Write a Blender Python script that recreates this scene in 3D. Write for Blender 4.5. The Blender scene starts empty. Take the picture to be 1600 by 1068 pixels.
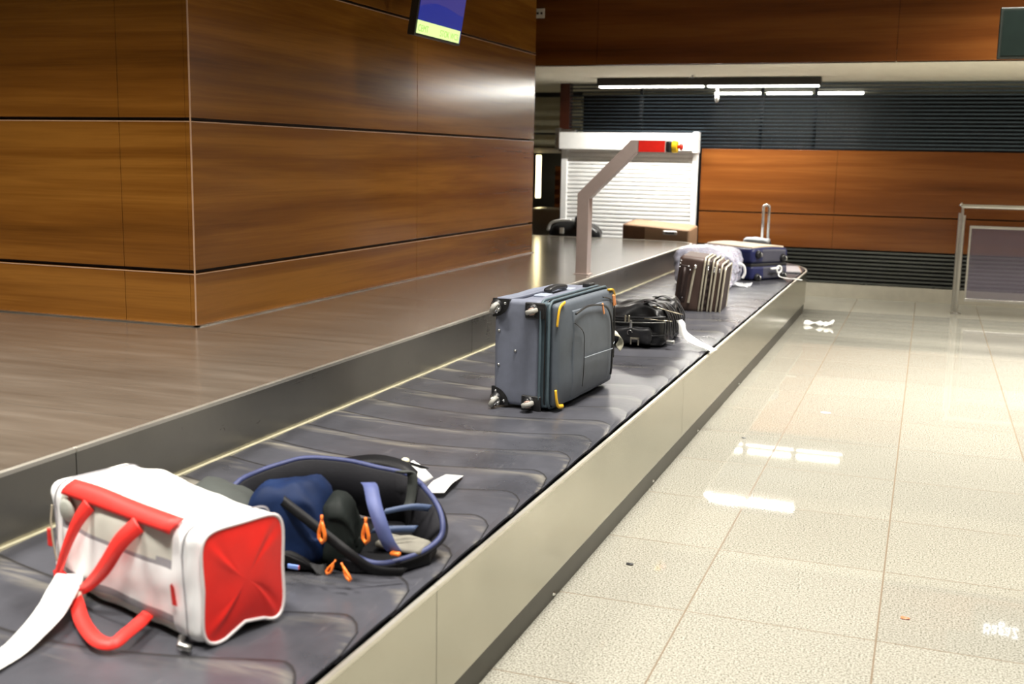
import bpy, math, random
from mathutils import Vector, Matrix, noise as mn
random.seed(4)
S = bpy.context.scene
COL = S.collection
PI = math.pi

# ------------------------------------------------------------------ materials
class N:
    """tiny node helper"""
    def __init__(self, name):
        self.m = bpy.data.materials.new(name); self.m.use_nodes = True
        self.t = self.m.node_tree; self.b = self.t.nodes['Principled BSDF']
    def add(self, typ, **kw):
        n = self.t.nodes.new(typ)
        for k, v in kw.items():
            if k.startswith('i_'):
                key = k[2:]
                n.inputs[int(key) if key.isdigit() else key.replace('_', ' ')].default_value = v
            else: setattr(n, k, v)
        return n
    def link(self, a, b): self.t.links.new(a, b)
    def coords(self, scale=(1, 1, 1), kind='Object', loc=(0, 0, 0)):
        tc = self.add('ShaderNodeTexCoord'); mp = self.add('ShaderNodeMapping')
        mp.inputs['Scale'].default_value = scale; mp.inputs['Location'].default_value = loc
        self.link(tc.outputs[kind], mp.inputs['Vector']); return mp.outputs['Vector']
    def noise(self, vec, scale=5, detail=4, rough=.55, dist=0):
        n = self.add('ShaderNodeTexNoise'); n.inputs['Scale'].default_value = scale
        n.inputs['Detail'].default_value = detail; n.inputs['Roughness'].default_value = rough
        n.inputs['Distortion'].default_value = dist
        self.link(vec, n.inputs['Vector']); return n.outputs['Fac']
    def ramp(self, fac, stops):
        r = self.add('ShaderNodeValToRGB'); e = r.color_ramp.elements
        while len(e) < len(stops): e.new(.5)
        for k, (p, c) in enumerate(stops):
            e[k].position = p; e[k].color = (*c, 1) if len(c) == 3 else c
        self.link(fac, r.inputs['Fac']); return r.outputs['Color']
    def math(self, op, a, b=None, c=None):
        n = self.add('ShaderNodeMath', operation=op)
        for i, v in enumerate((a, b, c)):
            if v is None: continue
            if isinstance(v, (int, float)): n.inputs[i].default_value = v
            else: self.link(v, n.inputs[i])
        return n.outputs[0]
    def mix(self, fac, a, b, mode='MIX'):
        n = self.add('ShaderNodeMix', data_type='RGBA', blend_type=mode)
        for i, v in ((0, fac), (6, a), (7, b)):
            if isinstance(v, (int, float)): n.inputs[i].default_value = v
            elif isinstance(v, tuple): n.inputs[i].default_value = (*v, 1)
            else: self.link(v, n.inputs[i])
        return n.outputs[2]
    def bump(self, h, strength=.2, dist=.01):
        b = self.add('ShaderNodeBump'); b.inputs['Strength'].default_value = strength
        b.inputs['Distance'].default_value = dist
        self.link(h, b.inputs['Height']); self.link(b.outputs[0], self.b.inputs['Normal'])
    def set(self, **kw):
        for k, v in kw.items():
            s = self.b.inputs[{'rough': 'Roughness', 'metal': 'Metallic', 'spec': 'Specular IOR Level',
                               'coat': 'Coat Weight', 'coatr': 'Coat Roughness', 'col': 'Base Color',
                               'trans': 'Transmission Weight', 'sheen': 'Sheen Weight', 'ior': 'IOR',
                               'alpha': 'Alpha'}[k]]
            if isinstance(v, (int, float)): s.default_value = v
            elif isinstance(v, tuple): s.default_value = (*v, 1)
            else: self.link(v, s)
        return self

MATS = {}
def plain(name, col, rough=.5, metal=0, var=.12, scale=12, bump=0, bscale=200, coat=0, **kw):
    n = N(name); v = n.coords()
    f = n.noise(v, scale, 4)
    c0 = tuple(x * (1 - var) for x in col); c1 = tuple(min(1, x * (1 + var)) for x in col)
    n.set(col=n.ramp(f, [(.3, c0), (.7, c1)]), rough=rough, metal=metal, coat=coat, **kw)
    if bump: n.bump(n.noise(v, bscale, 2), bump, .002)
    MATS[name] = n.m; return n.m
def emit(name, col, strength):
    n = N(name); n.set(col=(0.02, .02, .02))
    n.b.inputs['Emission Color'].default_value = (*col, 1); n.b.inputs['Emission Strength'].default_value = strength
    MATS[name] = n.m; return n.m

def wood(name, dark, mid, light, rough=.22, zs=9.0, loc=(0, 0, 0)):
    n = N(name)
    v = n.coords((.26, .26, zs * 1.15), loc=loc)
    big = n.noise(v, 1.15, 6, .58, .35)
    v2 = n.coords((1.0, 1.0, 60), loc=loc)
    fine = n.noise(v2, 1.6, 4, .6, .2)
    f = n.math('ADD', n.math('MULTIPLY', big, .86), n.math('MULTIPLY', fine, .14))
    c = n.ramp(f, [(.30, dark), (.48, mid), (.60, light), (.75, mid)])
    n.set(col=c, rough=rough, spec=.55)
    n.bump(fine, .03, .002)
    MATS[name] = n.m; return n.m
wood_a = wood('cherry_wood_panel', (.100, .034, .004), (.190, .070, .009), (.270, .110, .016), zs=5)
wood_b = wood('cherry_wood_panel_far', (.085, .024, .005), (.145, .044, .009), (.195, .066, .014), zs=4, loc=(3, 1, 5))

def steel(name, col=(.55, .53, .46), rough=.28, scale=(.4, .4, 120), spots=.0):
    n = N(name); v = n.coords(scale)
    f = n.noise(v, 3, 3, .6)
    v2 = n.coords((1, 1, 1)); g = n.noise(v2, 2.2, 5, .6)
    r = n.math('ADD', n.math('MULTIPLY', f, .05), n.math('MULTIPLY', g, .16))
    r = n.math('ADD', r, rough - .1)
    base = n.ramp(g, [(.3, tuple(x * .86 for x in col)), (.7, col)])
    if spots:
        v3 = n.coords((1, 1, 1.5), loc=(4, 2, 1)); w = n.noise(v3, 16, 3, .7, .8)
        m = n.ramp(w, [(.69, (0, 0, 0)), (.76, (1, 1, 1))])
        mm = n.math('MULTIPLY', m, spots)
        base = n.mix(mm, base, tuple(x * .22 for x in col))
    n.set(col=base, metal=1, rough=r); n.bump(f, .03, .001)
    MATS[name] = n.m; return n.m
st_panel = steel('brushed_steel_panel', (.56, .54, .46), .22)
st_riser = steel('brushed_steel_riser', (.40, .385, .33), .30, spots=.7)
st_trim = steel('polished_steel_edge', (.88, .85, .76), .42)
st_base = plain('steel_baseboard', (.66, .62, .52), .35, .4, .05)
st_rail = steel('satin_steel_rail', (.72, .70, .66), .30)
kickm = plain('dark_toe_kick', (.045, .042, .033), .35, .6)

def deck_mat():
    n = N('dark_laminated_deck'); v = n.coords((.5, 3.5, 1)); a = n.noise(v, 2.5, 5, .6, .5)
    v2 = n.coords((1, 1, 1)); b = n.noise(v2, 9, 6, .7)
    v3 = n.coords((.8, 26, 1)); sc = n.noise(v3, 3, 3, .7)
    c = n.ramp(a, [(.3, (.110, .096, .078)), (.55, (.155, .136, .112)), (.75, (.21, .185, .155))])
    c = n.mix(n.math('MULTIPLY', n.ramp(sc, [(.6, (0, 0, 0)), (.72, (1, 1, 1))]), .25), c, (.30, .26, .2))
    n.set(col=c, rough=n.math('ADD', n.math('MULTIPLY', b, .12), .14), metal=.2, spec=.7, coat=.55, coatr=.17)
    n.b.inputs['Coat IOR'].default_value = 1.7
    n.bump(b, .02, .002)
    return n.m
deckm = deck_mat()

def belt_mat():
    n = N('black_rubber_plates')
    uv = n.add('ShaderNodeTexCoord').outputs['UV']
    sep = n.add('ShaderNodeSeparateXYZ'); n.link(uv, sep.inputs[0])
    v = n.coords((1, 1, 1)); a = n.noise(v, 3.5, 5, .6, .3)
    base = n.ramp(a, [(.3, (.036, .037, .044)), (.7, (.066, .067, .080))])
    # rubbed scuffs of their own shape: long pale smears near the plate edges
    vs = n.coords((1.2, 9, 1), loc=(1, 3, 0)); sm = n.noise(vs, 1.6, 4, .65, .8)
    edge = n.math('SUBTRACT', 1.0, n.math('MULTIPLY', n.math('ABSOLUTE', n.math('SUBTRACT', sep.outputs[1], .86)), 5.0))
    edge = n.math('MAXIMUM', edge, 0.0)
    inner = n.ramp(sep.outputs[0], [(.0, (.9, .9, .9)), (.45, (.55, .55, .55)), (.75, (.15, .15, .15)), (.93, (.5, .5, .5))])
    msk = n.math('MULTIPLY', n.math('MULTIPLY', n.ramp(sm, [(.46, (0, 0, 0)), (.66, (1, 1, 1))]), edge), inner)
    c = n.mix(n.math('MULTIPLY', msk, .8), base, (.36, .33, .26))
    vf = n.coords((9, 1.3, 1), loc=(7, 0, 0)); fs = n.noise(vf, 4, 4, .7, 1.5)
    c = n.mix(n.math('MULTIPLY', n.ramp(fs, [(.62, (0, 0, 0)), (.75, (1, 1, 1))]), .35), c, (.17, .165, .17))
    # dark line painted along the plate seams, to make each overlap visible
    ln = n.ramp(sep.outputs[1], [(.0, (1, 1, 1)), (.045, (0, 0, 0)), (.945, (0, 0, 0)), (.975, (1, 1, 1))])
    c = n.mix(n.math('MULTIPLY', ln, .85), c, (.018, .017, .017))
    n.set(col=c, rough=n.math('ADD', n.math('MULTIPLY', a, .2), .20), spec=.7)
    n.bump(n.noise(n.coords(), 60, 4), .12, .002)
    return n.m
beltm = belt_mat()

def floor_mat():
    n = N('cream_granite_tiles')
    tc = n.add('ShaderNodeTexCoord'); sep = n.add('ShaderNodeSeparateXYZ'); n.link(tc.outputs['Object'], sep.inputs[0])
    u = n.math('DIVIDE', n.math('ADD', sep.outputs[0], .655 + 6.0), .6)
    w = n.math('DIVIDE', n.math('SUBTRACT', sep.outputs[1], 3.4752 - 6.347), .63472)
    fu = n.math('FRACT', u); fw = n.math('FRACT', w)
    def line(f, hw):
        return n.math('LESS_THAN', n.math('MINIMUM', f, n.math('SUBTRACT', 1.0, f)), hw)
    gu = line(fu, .0052); gw = line(fw, .0040)
    grout = n.math('MAXIMUM', gu, gw)
    cell = n.add('ShaderNodeCombineXYZ'); n.link(n.math('FLOOR', u), cell.inputs[0]); n.link(n.math('FLOOR', w), cell.inputs[1])
    wn = n.add('ShaderNodeTexWhiteNoise'); n.link(cell.outputs[0], wn.inputs['Vector'])
    v = n.coords()
    s1 = n.noise(v, 150, 5, .8); s2 = n.noise(n.coords((1, 1, 1), loc=(5, 5, 0)), 230, 2, .7); big = n.noise(v, 1.3, 3)
    c = n.ramp(s1, [(.40, (.085, .080, .062)), (.50, (.29, .28, .235)), (.62, (.385, .378, .33))])
    c = n.mix(n.math('MULTIPLY', n.ramp(s2, [(.60, (0, 0, 0)), (.68, (1, 1, 1))]), .5), c, (.22, .21, .17))
    tone = n.math('ADD', n.math('MULTIPLY', wn.outputs[0], .10), .92)
    tone = n.math('ADD', tone, n.math('MULTIPLY', n.math('SUBTRACT', big, .5), .12))
    comb = n.add('ShaderNodeCombineColor'); [n.link(tone, comb.inputs[i]) for i in range(3)]
    c = n.mix(1.0, c, comb.outputs[0], 'MULTIPLY')
    c = n.mix(n.math('MULTIPLY', grout, .85), c, (.13, .09, .05))
    n.set(col=c, rough=n.math('ADD', n.math('MULTIPLY', grout, .4), .028), spec=.5)
    return n.m
floorm = floor_mat()

white_paint = plain('white_metal_paint', (.80, .80, .79), .35, 0, .03)
cream_wall = plain('cream_plaster', (.50, .47, .33), .7, 0, .04)
soffit_m = plain('soffit_plaster', (.88, .84, .70), .8, 0, .03)
ceil_m = plain('dark_ceiling_paint', (.10, .095, .085), .8)
black_m = plain('matt_black_paint', (.012, .012, .013), .5)
slat_m = plain('dark_blue_aluminium_slats', (.052, .070, .088), .30, .8, .08)
slat_low = plain('grey_aluminium_slats_low', (.17, .18, .175), .33, .8, .08)
void_m = plain('near_black_recess', (.006, .006, .008), .6)
grey_room = plain('hall_wall_paint', (.33, .29, .22), .7)
joint_m = plain('dark_joint', (.03, .014, .008), .6)
edge_m = plain('pale_edge_highlight', (.46, .28, .17), .35)
silver = plain('bright_metal', (.8, .8, .8), .22, 1, .02)
dullmetal = plain('dull_metal', (.45, .45, .43), .35, 1, .05)

# ------------------------------------------------------------------ mesh builder
class MB:
    def __init__(s): s.v = []; s.f = []; s.mi = []; s.cur = 0; s.X = Matrix.Identity(4); s.uv = None
    def mat(s, i): s.cur = i; return s
    def xf(s, M): s.X = M; return s
    def raw(s, vs, fs, mi=None):
        o = len(s.v); s.v += [tuple(s.X @ Vector(p)) for p in vs]
        for k, f in enumerate(fs): s.f.append([o + i for i in f]); s.mi.append(s.cur if mi is None else mi[k])
        return s
    def box(s, a, b):
        x0, y0, z0 = a; x1, y1, z1 = b
        return s.raw([(x0, y0, z0), (x1, y0, z0), (x1, y1, z0), (x0, y1, z0), (x0, y0, z1), (x1, y0, z1), (x1, y1, z1), (x0, y1, z1)],
                     [(0, 3, 2, 1), (4, 5, 6, 7), (0, 1, 5, 4), (1, 2, 6, 5), (2, 3, 7, 6), (3, 0, 4, 7)])
    def rbox(s, a, b, r=.01, n=4, deform=None, pick=None, rs=3):
        """rounded box, optional deform(Vector local01, Vector p)->p and pick(p)->material index"""
        c = [(a[i] + b[i]) / 2 for i in range(3)]; h = [(b[i] - a[i]) / 2 for i in range(3)]
        r = min(r, min(h) * .98)
        nn = n if isinstance(n, (tuple, list)) else (n, n, n)
        ax = []
        for i in range(3):
            inn = h[i] - r; L = []
            e = [1, .62, .30] if rs == 3 else [1, .4]
            L += [-inn - r * k for k in e]
            L += [-inn + 2 * inn * k / nn[i] for k in range(nn[i] + 1)]
            L += [inn + r * k for k in reversed(e)]
            ax.append(L)
        vid = {}; V = []; F = []; MI = []
        def vert(p):
            key = tuple(round(x, 6) for x in p)
            if key in vid: return vid[key]
            q = Vector(p); inn = Vector([max(-(h[i] - r), min(h[i] - r, p[i])) for i in range(3)]); d = q - inn
            if d.length > 1e-9: q = inn + d.normalized() * r
            g = Vector([q[i] / h[i] for i in range(3)])
            q = q + Vector(c)
            if deform: q = deform(g, q)
            vid[key] = len(V); V.append(tuple(q)); return vid[key]
        for axn in range(3):
            o1, o2 = (axn + 1) % 3, (axn + 2) % 3
            for sg in (-1, 1):
                for i in range(len(ax[o1]) - 1):
                    for j in range(len(ax[o2]) - 1):
                        ps = []
                        for (di, dj) in ((0, 0), (1, 0), (1, 1), (0, 1)):
                            p = [0, 0, 0]; p[axn] = sg * h[axn]; p[o1] = ax[o1][i + di]; p[o2] = ax[o2][j + dj]; ps.append(vert(p))
                        if len(set(ps)) < 3: continue
                        f = ps if sg > 0 else ps[::-1]
                        F.append(f)
                        cc = sum((Vector(V[k]) for k in f), Vector()) / 4
                        MI.append(pick(cc) if pick else s.cur)
        return s.raw(V, F, MI)
    def tube(s, pts, r, n=8, closed=False, cap=True, flat=None):
        """flat=(a,b): elliptical section with half sizes a (side) and b (up)"""
        P = [Vector(p) for p in pts]; m = len(P); V = []; F = []
        up = Vector((0, 0, 1)); prev = None
        for i in range(m):
            if closed: t = P[(i + 1) % m] - P[i - 1]
            else: t = P[min(i + 1, m - 1)] - P[max(i - 1, 0)]
            t.normalize()
            if prev is None:
                a = t.cross(up)
                if a.length < .05: a = t.cross(Vector((1, 0, 0)))
            else: a = prev - t * prev.dot(t)
            a.normalize(); prev = a.copy(); b = a.cross(t)
            rr = r[i] if isinstance(r, (list, tuple)) else r
            ra, rb = (flat if flat else (rr, rr))
            for k in range(n):
                q = 2 * PI * k / n
                V.append(tuple(P[i] + a * ra * math.cos(q) + b * rb * math.sin(q)))
        for i in range(m if closed else m - 1):
            for k in range(n):
                F.append((i * n + k, i * n + (k + 1) % n, ((i + 1) % m) * n + (k + 1) % n, ((i + 1) % m) * n + k))
        if cap and not closed: F.append(tuple(range(n))[::-1]); F.append(tuple((m - 1) * n + k for k in range(n)))
        return s.raw(V, F)
    def ribbon(s, pts, sides, th=.002):
        """strip with half width vectors given per point"""
        P = [Vector(p) for p in pts]; W = [Vector(w) for w in sides]; m = len(P); V = []; F = []
        for i in range(m):
            t = (P[min(i + 1, m - 1)] - P[max(i - 1, 0)]).normalized(); nrm = t.cross(W[i])
            if nrm.length < 1e-6: nrm = Vector((0, 0, 1))
            nrm.normalize(); nrm *= th / 2
            for sg, q in ((1, W[i]), (-1, W[i])):
                V.append(tuple(P[i] + q * sg + nrm)); V.append(tuple(P[i] + q * sg - nrm))
        for i in range(m - 1):
            a = i * 4; b = a + 4
            F += [(a, b, b + 2, a + 2), (a + 1, a + 3, b + 3, b + 1), (a, a + 1, b + 1, b), (a + 2, b + 2, b + 3, a + 3)]
        F += [(0, 2, 3, 1), ((m - 1) * 4, (m - 1) * 4 + 1, (m - 1) * 4 + 3, (m - 1) * 4 + 2)]
        return s.raw(V, F)
    def cyl(s, p0, p1, r, n=20, r2=None):
        p0 = Vector(p0); p1 = Vector(p1); return s.tube([p0, p1], [r, r if r2 is None else r2], n)
    def lathe(s, p0, axis, prof, n=20):
        """prof: list of (distance along axis, radius)"""
        ax = Vector(axis).normalized(); p0 = Vector(p0)
        return s.tube([p0 + ax * (d + 1e-5 * i) for i, (d, _) in enumerate(prof)], [max(r, 1e-4) for _, r in prof], n)
    def build(s, name, mats, parent=None, smooth=False, bevel=0, loc=None, sub=0, wn=False):
        me = bpy.data.meshes.new(name); me.from_pydata(s.v, [], s.f)
        if not isinstance(mats, (list, tuple)): mats = [mats]
        for m in mats: me.materials.append(m)
        for p, i in zip(me.polygons, s.mi): p.material_index = i
        if s.uv:
            l = me.uv_layers.new(name='UV')
            for p in me.polygons:
                for li in p.loop_indices: l.data[li].uv = s.uv[me.loops[li].vertex_index]
        me.validate(); me.update()
        if smooth:
            for p in me.polygons: p.use_smooth = True
        o = bpy.data.objects.new(name, me); COL.objects.link(o)
        if parent: o.parent = parent
        if loc: o.location = loc
        if bevel:
            b = o.modifiers.new('bevel', 'BEVEL'); b.width = bevel; b.segments = 2; b.limit_method = 'ANGLE'
        if sub: o.modifiers.new('sub', 'SUBSURF').render_levels = sub; o.modifiers['sub'].levels = sub
        return o
def boxo(name, a, b, m, parent=None, bevel=0): return MB().box(a, b).build(name, m, parent, bevel=bevel)
def thing(name, label, cat, loc=(0, 0, 0), rot=(0, 0, 0), group=None):
    o = bpy.data.objects.new(name, None); COL.objects.link(o); o.location = loc; o.rotation_euler = rot
    o.empty_display_size = .1
    o['label'] = label; o['category'] = cat
    if group: o['group'] = group
    return o
def tag(o, label, cat, group=None):
    o['label'] = label; o['category'] = cat
    if group: o['group'] = group
    return o
def struct(o): o['kind'] = 'structure'; return o
def smoothpts(pts, k=6, closed=False):
    P = [Vector(p) for p in pts]; n = len(P); out = []
    rng = range(n if closed else n - 1)
    for i in rng:
        p0 = P[i - 1] if (closed or i > 0) else P[0]; p1 = P[i]; p2 = P[(i + 1) % n]
        p3 = P[(i + 2) % n] if (closed or i + 2 < n) else P[-1]
        for j in range(k):
            t = j / k
            out.append(.5 * ((2 * p1) + (-p0 + p2) * t + (2 * p0 - 5 * p1 + 4 * p2 - p3) * t * t + (-p0 + 3 * p1 - 3 * p2 + p3) * t ** 3))
    if not closed: out.append(P[-1])
    return out
def text(name, body, size, m, parent, loc, rot, extrude=.001, align='LEFT'):
    c = bpy.data.curves.new(name, 'FONT'); c.body = body; c.size = size; c.extrude = extrude; c.align_x = align
    c.materials.append(m)
    tmp = bpy.data.objects.new(name, c); COL.objects.link(tmp)
    dg = bpy.context.evaluated_depsgraph_get(); dg.update()
    me = bpy.data.meshes.new_from_object(tmp.evaluated_get(dg)); bpy.data.objects.remove(tmp)
    me.materials.clear(); me.materials.append(m)
    o = bpy.data.objects.new(name, me); COL.objects.link(o)
    o.parent = parent; o.location = loc; o.rotation_euler = rot
    return o

# ------------------------------------------------------------------ camera
F, YAW, PITCH, ROLL, H = 1742.458, -.35307, .1640024, .0174986, 1.46612
cy, sy, cp, sp = math.cos(YAW), math.sin(YAW), math.cos(PITCH), math.sin(PITCH)
fw = Vector((sy * cp, cy * cp, -sp)); rt = Vector((cy, -sy, 0)); upv = rt.cross(fw)
r2 = rt * math.cos(ROLL) + upv * math.sin(ROLL); u2 = -rt * math.sin(ROLL) + upv * math.cos(ROLL)
cam = bpy.data.cameras.new('camera'); co = bpy.data.objects.new('camera', cam); COL.objects.link(co)
mw = Matrix((r2, u2, -fw)).transposed().to_4x4(); mw.translation = (0, 0, H); co.matrix_world = mw
cam.sensor_width = 36; cam.lens = F * 36 / 1600; cam.clip_start = .05
cam.dof.use_dof = True; cam.dof.focus_distance = 4.75; cam.dof.aperture_fstop = 3.2
S.camera = co

# ------------------------------------------------------------------ room shell
struct(boxo('floor', (-9, -6, -.1), (7, 17, 0), floorm))
struct(boxo('ceiling', (-9, -6, 4.6), (7, 10.3, 4.7), ceil_m))
WY = 12.75
struct(boxo('wall_right', (7, -6, 0), (7.1, 17, 4.6), grey_room))
struct(boxo('wall_left', (-9.1, -6, 0), (-9, 17, 4.6), grey_room))
struct(boxo('wall_rear', (-9, -6.1, 0), (7, -6, 4.6), grey_room))
# soffit over the end of the carousel and the wood fascia above it
SZ = 2.33
struct(boxo('ceiling_soffit', (-9, 10.32, SZ), (7, 17, SZ + .1), soffit_m))
def wall_panels(name, axis, pos, a0, a1, rows, seams, th, m, side=-1, gap=.014, edge=True):
    """wood cladding: rows of (z0,z1); vertical seams; axis 'x' -> plane runs along x at y=pos"""
    b = MB(); cuts = [a0] + seams + [a1]
    for z0, z1 in rows:
        for i in range(len(cuts) - 1):
            p0 = cuts[i] + (.001 if i else 0); p1 = cuts[i + 1] - (.001 if i < len(cuts) - 2 else 0)
            if axis == 'x': b.box((p0, pos, z0), (p1, pos + th, z1))
            else: b.box((pos - th, p0, z0), (pos, p1, z1))
    return b.build(name, m, None, bevel=.002)
# fascia
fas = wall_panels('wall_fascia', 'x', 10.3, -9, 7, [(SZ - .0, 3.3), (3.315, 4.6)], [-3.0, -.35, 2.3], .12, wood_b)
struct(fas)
# back wall, from the floor up
struct(boxo('wall_back', (-4.147, WY + .12, 0), (7, WY + .2, 1.606), void_m))
struct(boxo('baseboard_back', (-4.147, WY - .012, 0), (7, WY + .12, .15), st_base))
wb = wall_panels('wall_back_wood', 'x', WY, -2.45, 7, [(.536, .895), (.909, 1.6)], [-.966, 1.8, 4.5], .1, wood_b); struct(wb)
struct(boxo('trim_1', (-2.45, WY + .05, .53), (7, WY + .12, 1.606), joint_m))
struct(boxo('trim_2', (-4.147, WY - .005, 1.55), (-4.03, WY + .12, SZ), plain('dark_red_wood_edge', (.045, .010, .004), .4)))
def slats(name, z0, z1, x0, x1, m, pitch=.04, hh=.010):
    b = MB(); n = int(round((z1 - z0) / pitch))
    for i in range(n):
        z = z0 + (i + .5) * (z1 - z0) / n
        # each slat: slim aerofoil box tilted down to the front
        b.raw([(x0, WY + .003, z - hh), (x1, WY + .003, z - hh), (x1, WY + .001, z + hh * .8), (x0, WY + .001, z + hh * .8),
               (x0, WY + .03, z + hh), (x1, WY + .03, z + hh), (x1, WY + .03, z), (x0, WY + .03, z)],
              [(0, 1, 2, 3), (3, 2, 5, 4), (4, 5, 6, 7), (7, 6, 1, 0), (0, 3, 4, 7), (1, 6, 5, 2)])
    return struct(b.build(name, m))
slats('trim_3', .15, .53, -2.45, 7, slat_low, .042)
slats('trim_4', 1.61, SZ, -4.03, 7, slat_m, .04, .008)
# uprights carrying the slats
b = MB()
for x in (-2.4, -1.22, -.62, .1, .9, 2.4, 4.0): b.box((x, WY + .04, .15), (x + .03, WY + .07, .53))
struct(b.build('trim_5', void_m))
b = MB()
for x in (-3.2, -1.83, -1.25, 1.6, 3.2): b.box((x, WY + .05, 1.61), (x + .035, WY + .08, SZ))
struct(b.build('trim_6', void_m))

# side opening at the left of the back wall and the room behind it
b = MB()
b.box((-9, 14.5, 1.80), (-4.42, 14.6, 2.31)).box((-9, 14.5, 1.62), (-4.42, 14.58, 1.775))
struct(b.build('wall_beyond', cream_wall))
struct(boxo('wall_beyond_low', (-9, 15.2, 0), (7, 15.3, 2.4), void_m))
struct(boxo('trim_7', (-9, 14.49, 1.775), (-4.42, 14.55, 1.80), black_m))
struct(boxo('trim_8', (-9, 14.48, 2.27), (-4.42, 14.55, 2.33), black_m))
struct(boxo('trim_9', (-9, 14.47, 1.53), (-4.42, 14.55, 1.60), grey_room))
struct(boxo('trim_10', (-4.73, 14.4, .3), (-4.50, 14.5, 1.36), wood_b))
tl = MB().tube([(-4.985, 14.45, .93), (-4.985, 14.45, 1.50)], .034, 12).build('tube_light', emit('warm_tube_glow', (1, .82, .45), 5.0))
tag(tl, 'vertical glowing warm tube in the dark doorway left of the roller shutter', 'light')
t = thing('steel_cabinet', 'brushed steel cabinet behind the black bag at the far belt bend', 'cabinet', (-4.34, 13.2, 0))
MB().box((-.30, 0, 0), (.28, .4, .83)).build('body', steel('cabinet_steel', (.42, .41, .36), .3), t, bevel=.01)
MB().box((-.31, -.01, .83), (.29, .41, .845)).build('top', st_rail, t, bevel=.003)

# ------------------------------------------------------------------ wood clad core block
BX, BY0, BY1 = -3.34, 4.56, 9.54
struct(boxo('wall_core', (-7.5, BY0 + .03, .617), (BX - .03, BY1 - .03, 4.6), joint_m))
rows = [(.617, .877), (.893, 1.612), (1.627, 2.360), (2.375, 3.1), (3.115, 3.85), (3.865, 4.6)]
bl = MB()
for z0, z1 in rows:
    for c0, c1 in ((BY0, 7.102), (7.104, BY1)): bl.box((BX - .03, c0, z0), (BX, c1, z1))
    for c0, c1 in ((-7.5, -6.1), (-6.098, -3.762), (-3.760, BX - .0305)): bl.box((c0, BY0, z0), (c1, BY0 + .03, z1))
    bl.box((-7.5, BY1 - .03, z0), (BX - .0305, BY1, z1))
struct(bl.build('wall_core_cladding', wood_a, bevel=.0025))
e = MB()
for z0, z1 in rows:
    e.box((BX - .001, BY0 + .002, z1 - .006), (BX + .0015, BY1, z1 - .001))
    e.box((-7.5, BY0 - .0015, z1 - .006), (BX + .0015, BY0 + .001, z1 - .001))
e.box((BX - .004, BY0 - .0018, .617), (BX + .0018, BY0 + .004, 4.6))  # pale corner strip is a painted bevel highlight
struct(e.build('panel_edge_highlight', edge_m))
struct(boxo('trim_12', (-7.5, BY0 - .022, .6165), (BX + .022, BY0, .622), st_rail))
struct(boxo('trim_13', (BX, BY0 - .022, .6165), (BX + .022, BY1, .622), st_rail))

# ------------------------------------------------------------------ carousel
car = thing('baggage_carousel', 'long baggage carousel with steel sides, dark plate belt and raised dark deck', 'baggage carousel', (-1.6, 4, 0))
def cpart(mb, name, m, **k):
    o = mb.build(name, m, car, **k); o.location = (1.6, -4, 0); return o
CX, CY = -2.5, 11.25
def path(d):
    """d metres along the outer rim line x=-1.08 -> (point at offset w inwards)"""
    L1 = CY; R = 1.42; arc = R * PI / 2
    def at(w):
        if d <= L1: return Vector((-1.08 - w, d, 0))
        if d <= L1 + arc:
            a = (d - L1) / R; return Vector((CX + (R - w) * math.cos(a), CY + (R - w) * math.sin(a), 0))
        return Vector((CX - (d - L1 - arc), CY + R - w, 0))
    return at
def strip(b, d0, d1, prof, n=None):
    """sweep a closed profile of (w inward, z) along the rim"""
    ds = [d0]
    L1 = CY; arc = 1.42 * PI / 2
    if d1 > L1:
        if d0 < L1: ds.append(L1)
        k = 18
        for i in range(1, k + 1):
            q = L1 + arc * i / k
            if d0 < q < d1: ds.append(q)
    ds.append(d1); m = len(prof); V = []; Fc = []
    for d in ds:
        at = path(d)
        for w, z in prof:
            p = at(w); V.append((p.x, p.y, z))
    for i in range(len(ds) - 1):
        for k in range(m): Fc.append((i * m + k, i * m + (k + 1) % m, (i + 1) * m + (k + 1) % m, (i + 1) * m + k))
    Fc.append(tuple(range(m))[::-1]); Fc.append(tuple((len(ds) - 1) * m + k for k in range(m)))
    b.raw(V, [f[::-1] for f in Fc]); return b
DEND = CY + 1.42 * PI / 2 + 3.2
joints = [-1.6, -.58, 2.42, 5.42, 8.42, 11.42, DEND]
for i in range(len(joints) - 1):
    a, c = joints[i] + .0015, joints[i + 1] - .0015
    cpart(strip(MB(), a, c, [(0, .0955), (.0, .402), (.010, .402), (.010, .0955)]), 'side_panel', st_panel)
    cpart(strip(MB(), a, c, [(-.002, .399), (-.002, .409), (.011, .409), (.011, .399)]), 'rim_trim', st_trim)
cpart(strip(MB(), -1.6, DEND, [(.011, 0), (.011, .11), (.016, .11), (.016, 0)]), 'toe_kick', kickm)
for y in (2.0, 3.4, 4.85, 5.9, 7.3):
  b = MB(); b.raw([(-1.0905 + .0, y, .012), (-1.0905, y + .012, .012), (-1.0905, y + .012, .024), (-1.0905, y, .024), (-1.084, y + .004, .014), (-1.084, y + .008, .014), (-1.084, y + .008, .02), (-1.084, y + .004, .02)], [(4, 5, 6, 7), (0, 1, 5, 4), (1, 2, 6, 5), (2, 3, 7, 6), (3, 0, 4, 7)])
  cpart(b, 'kick_screw', silver)
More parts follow.
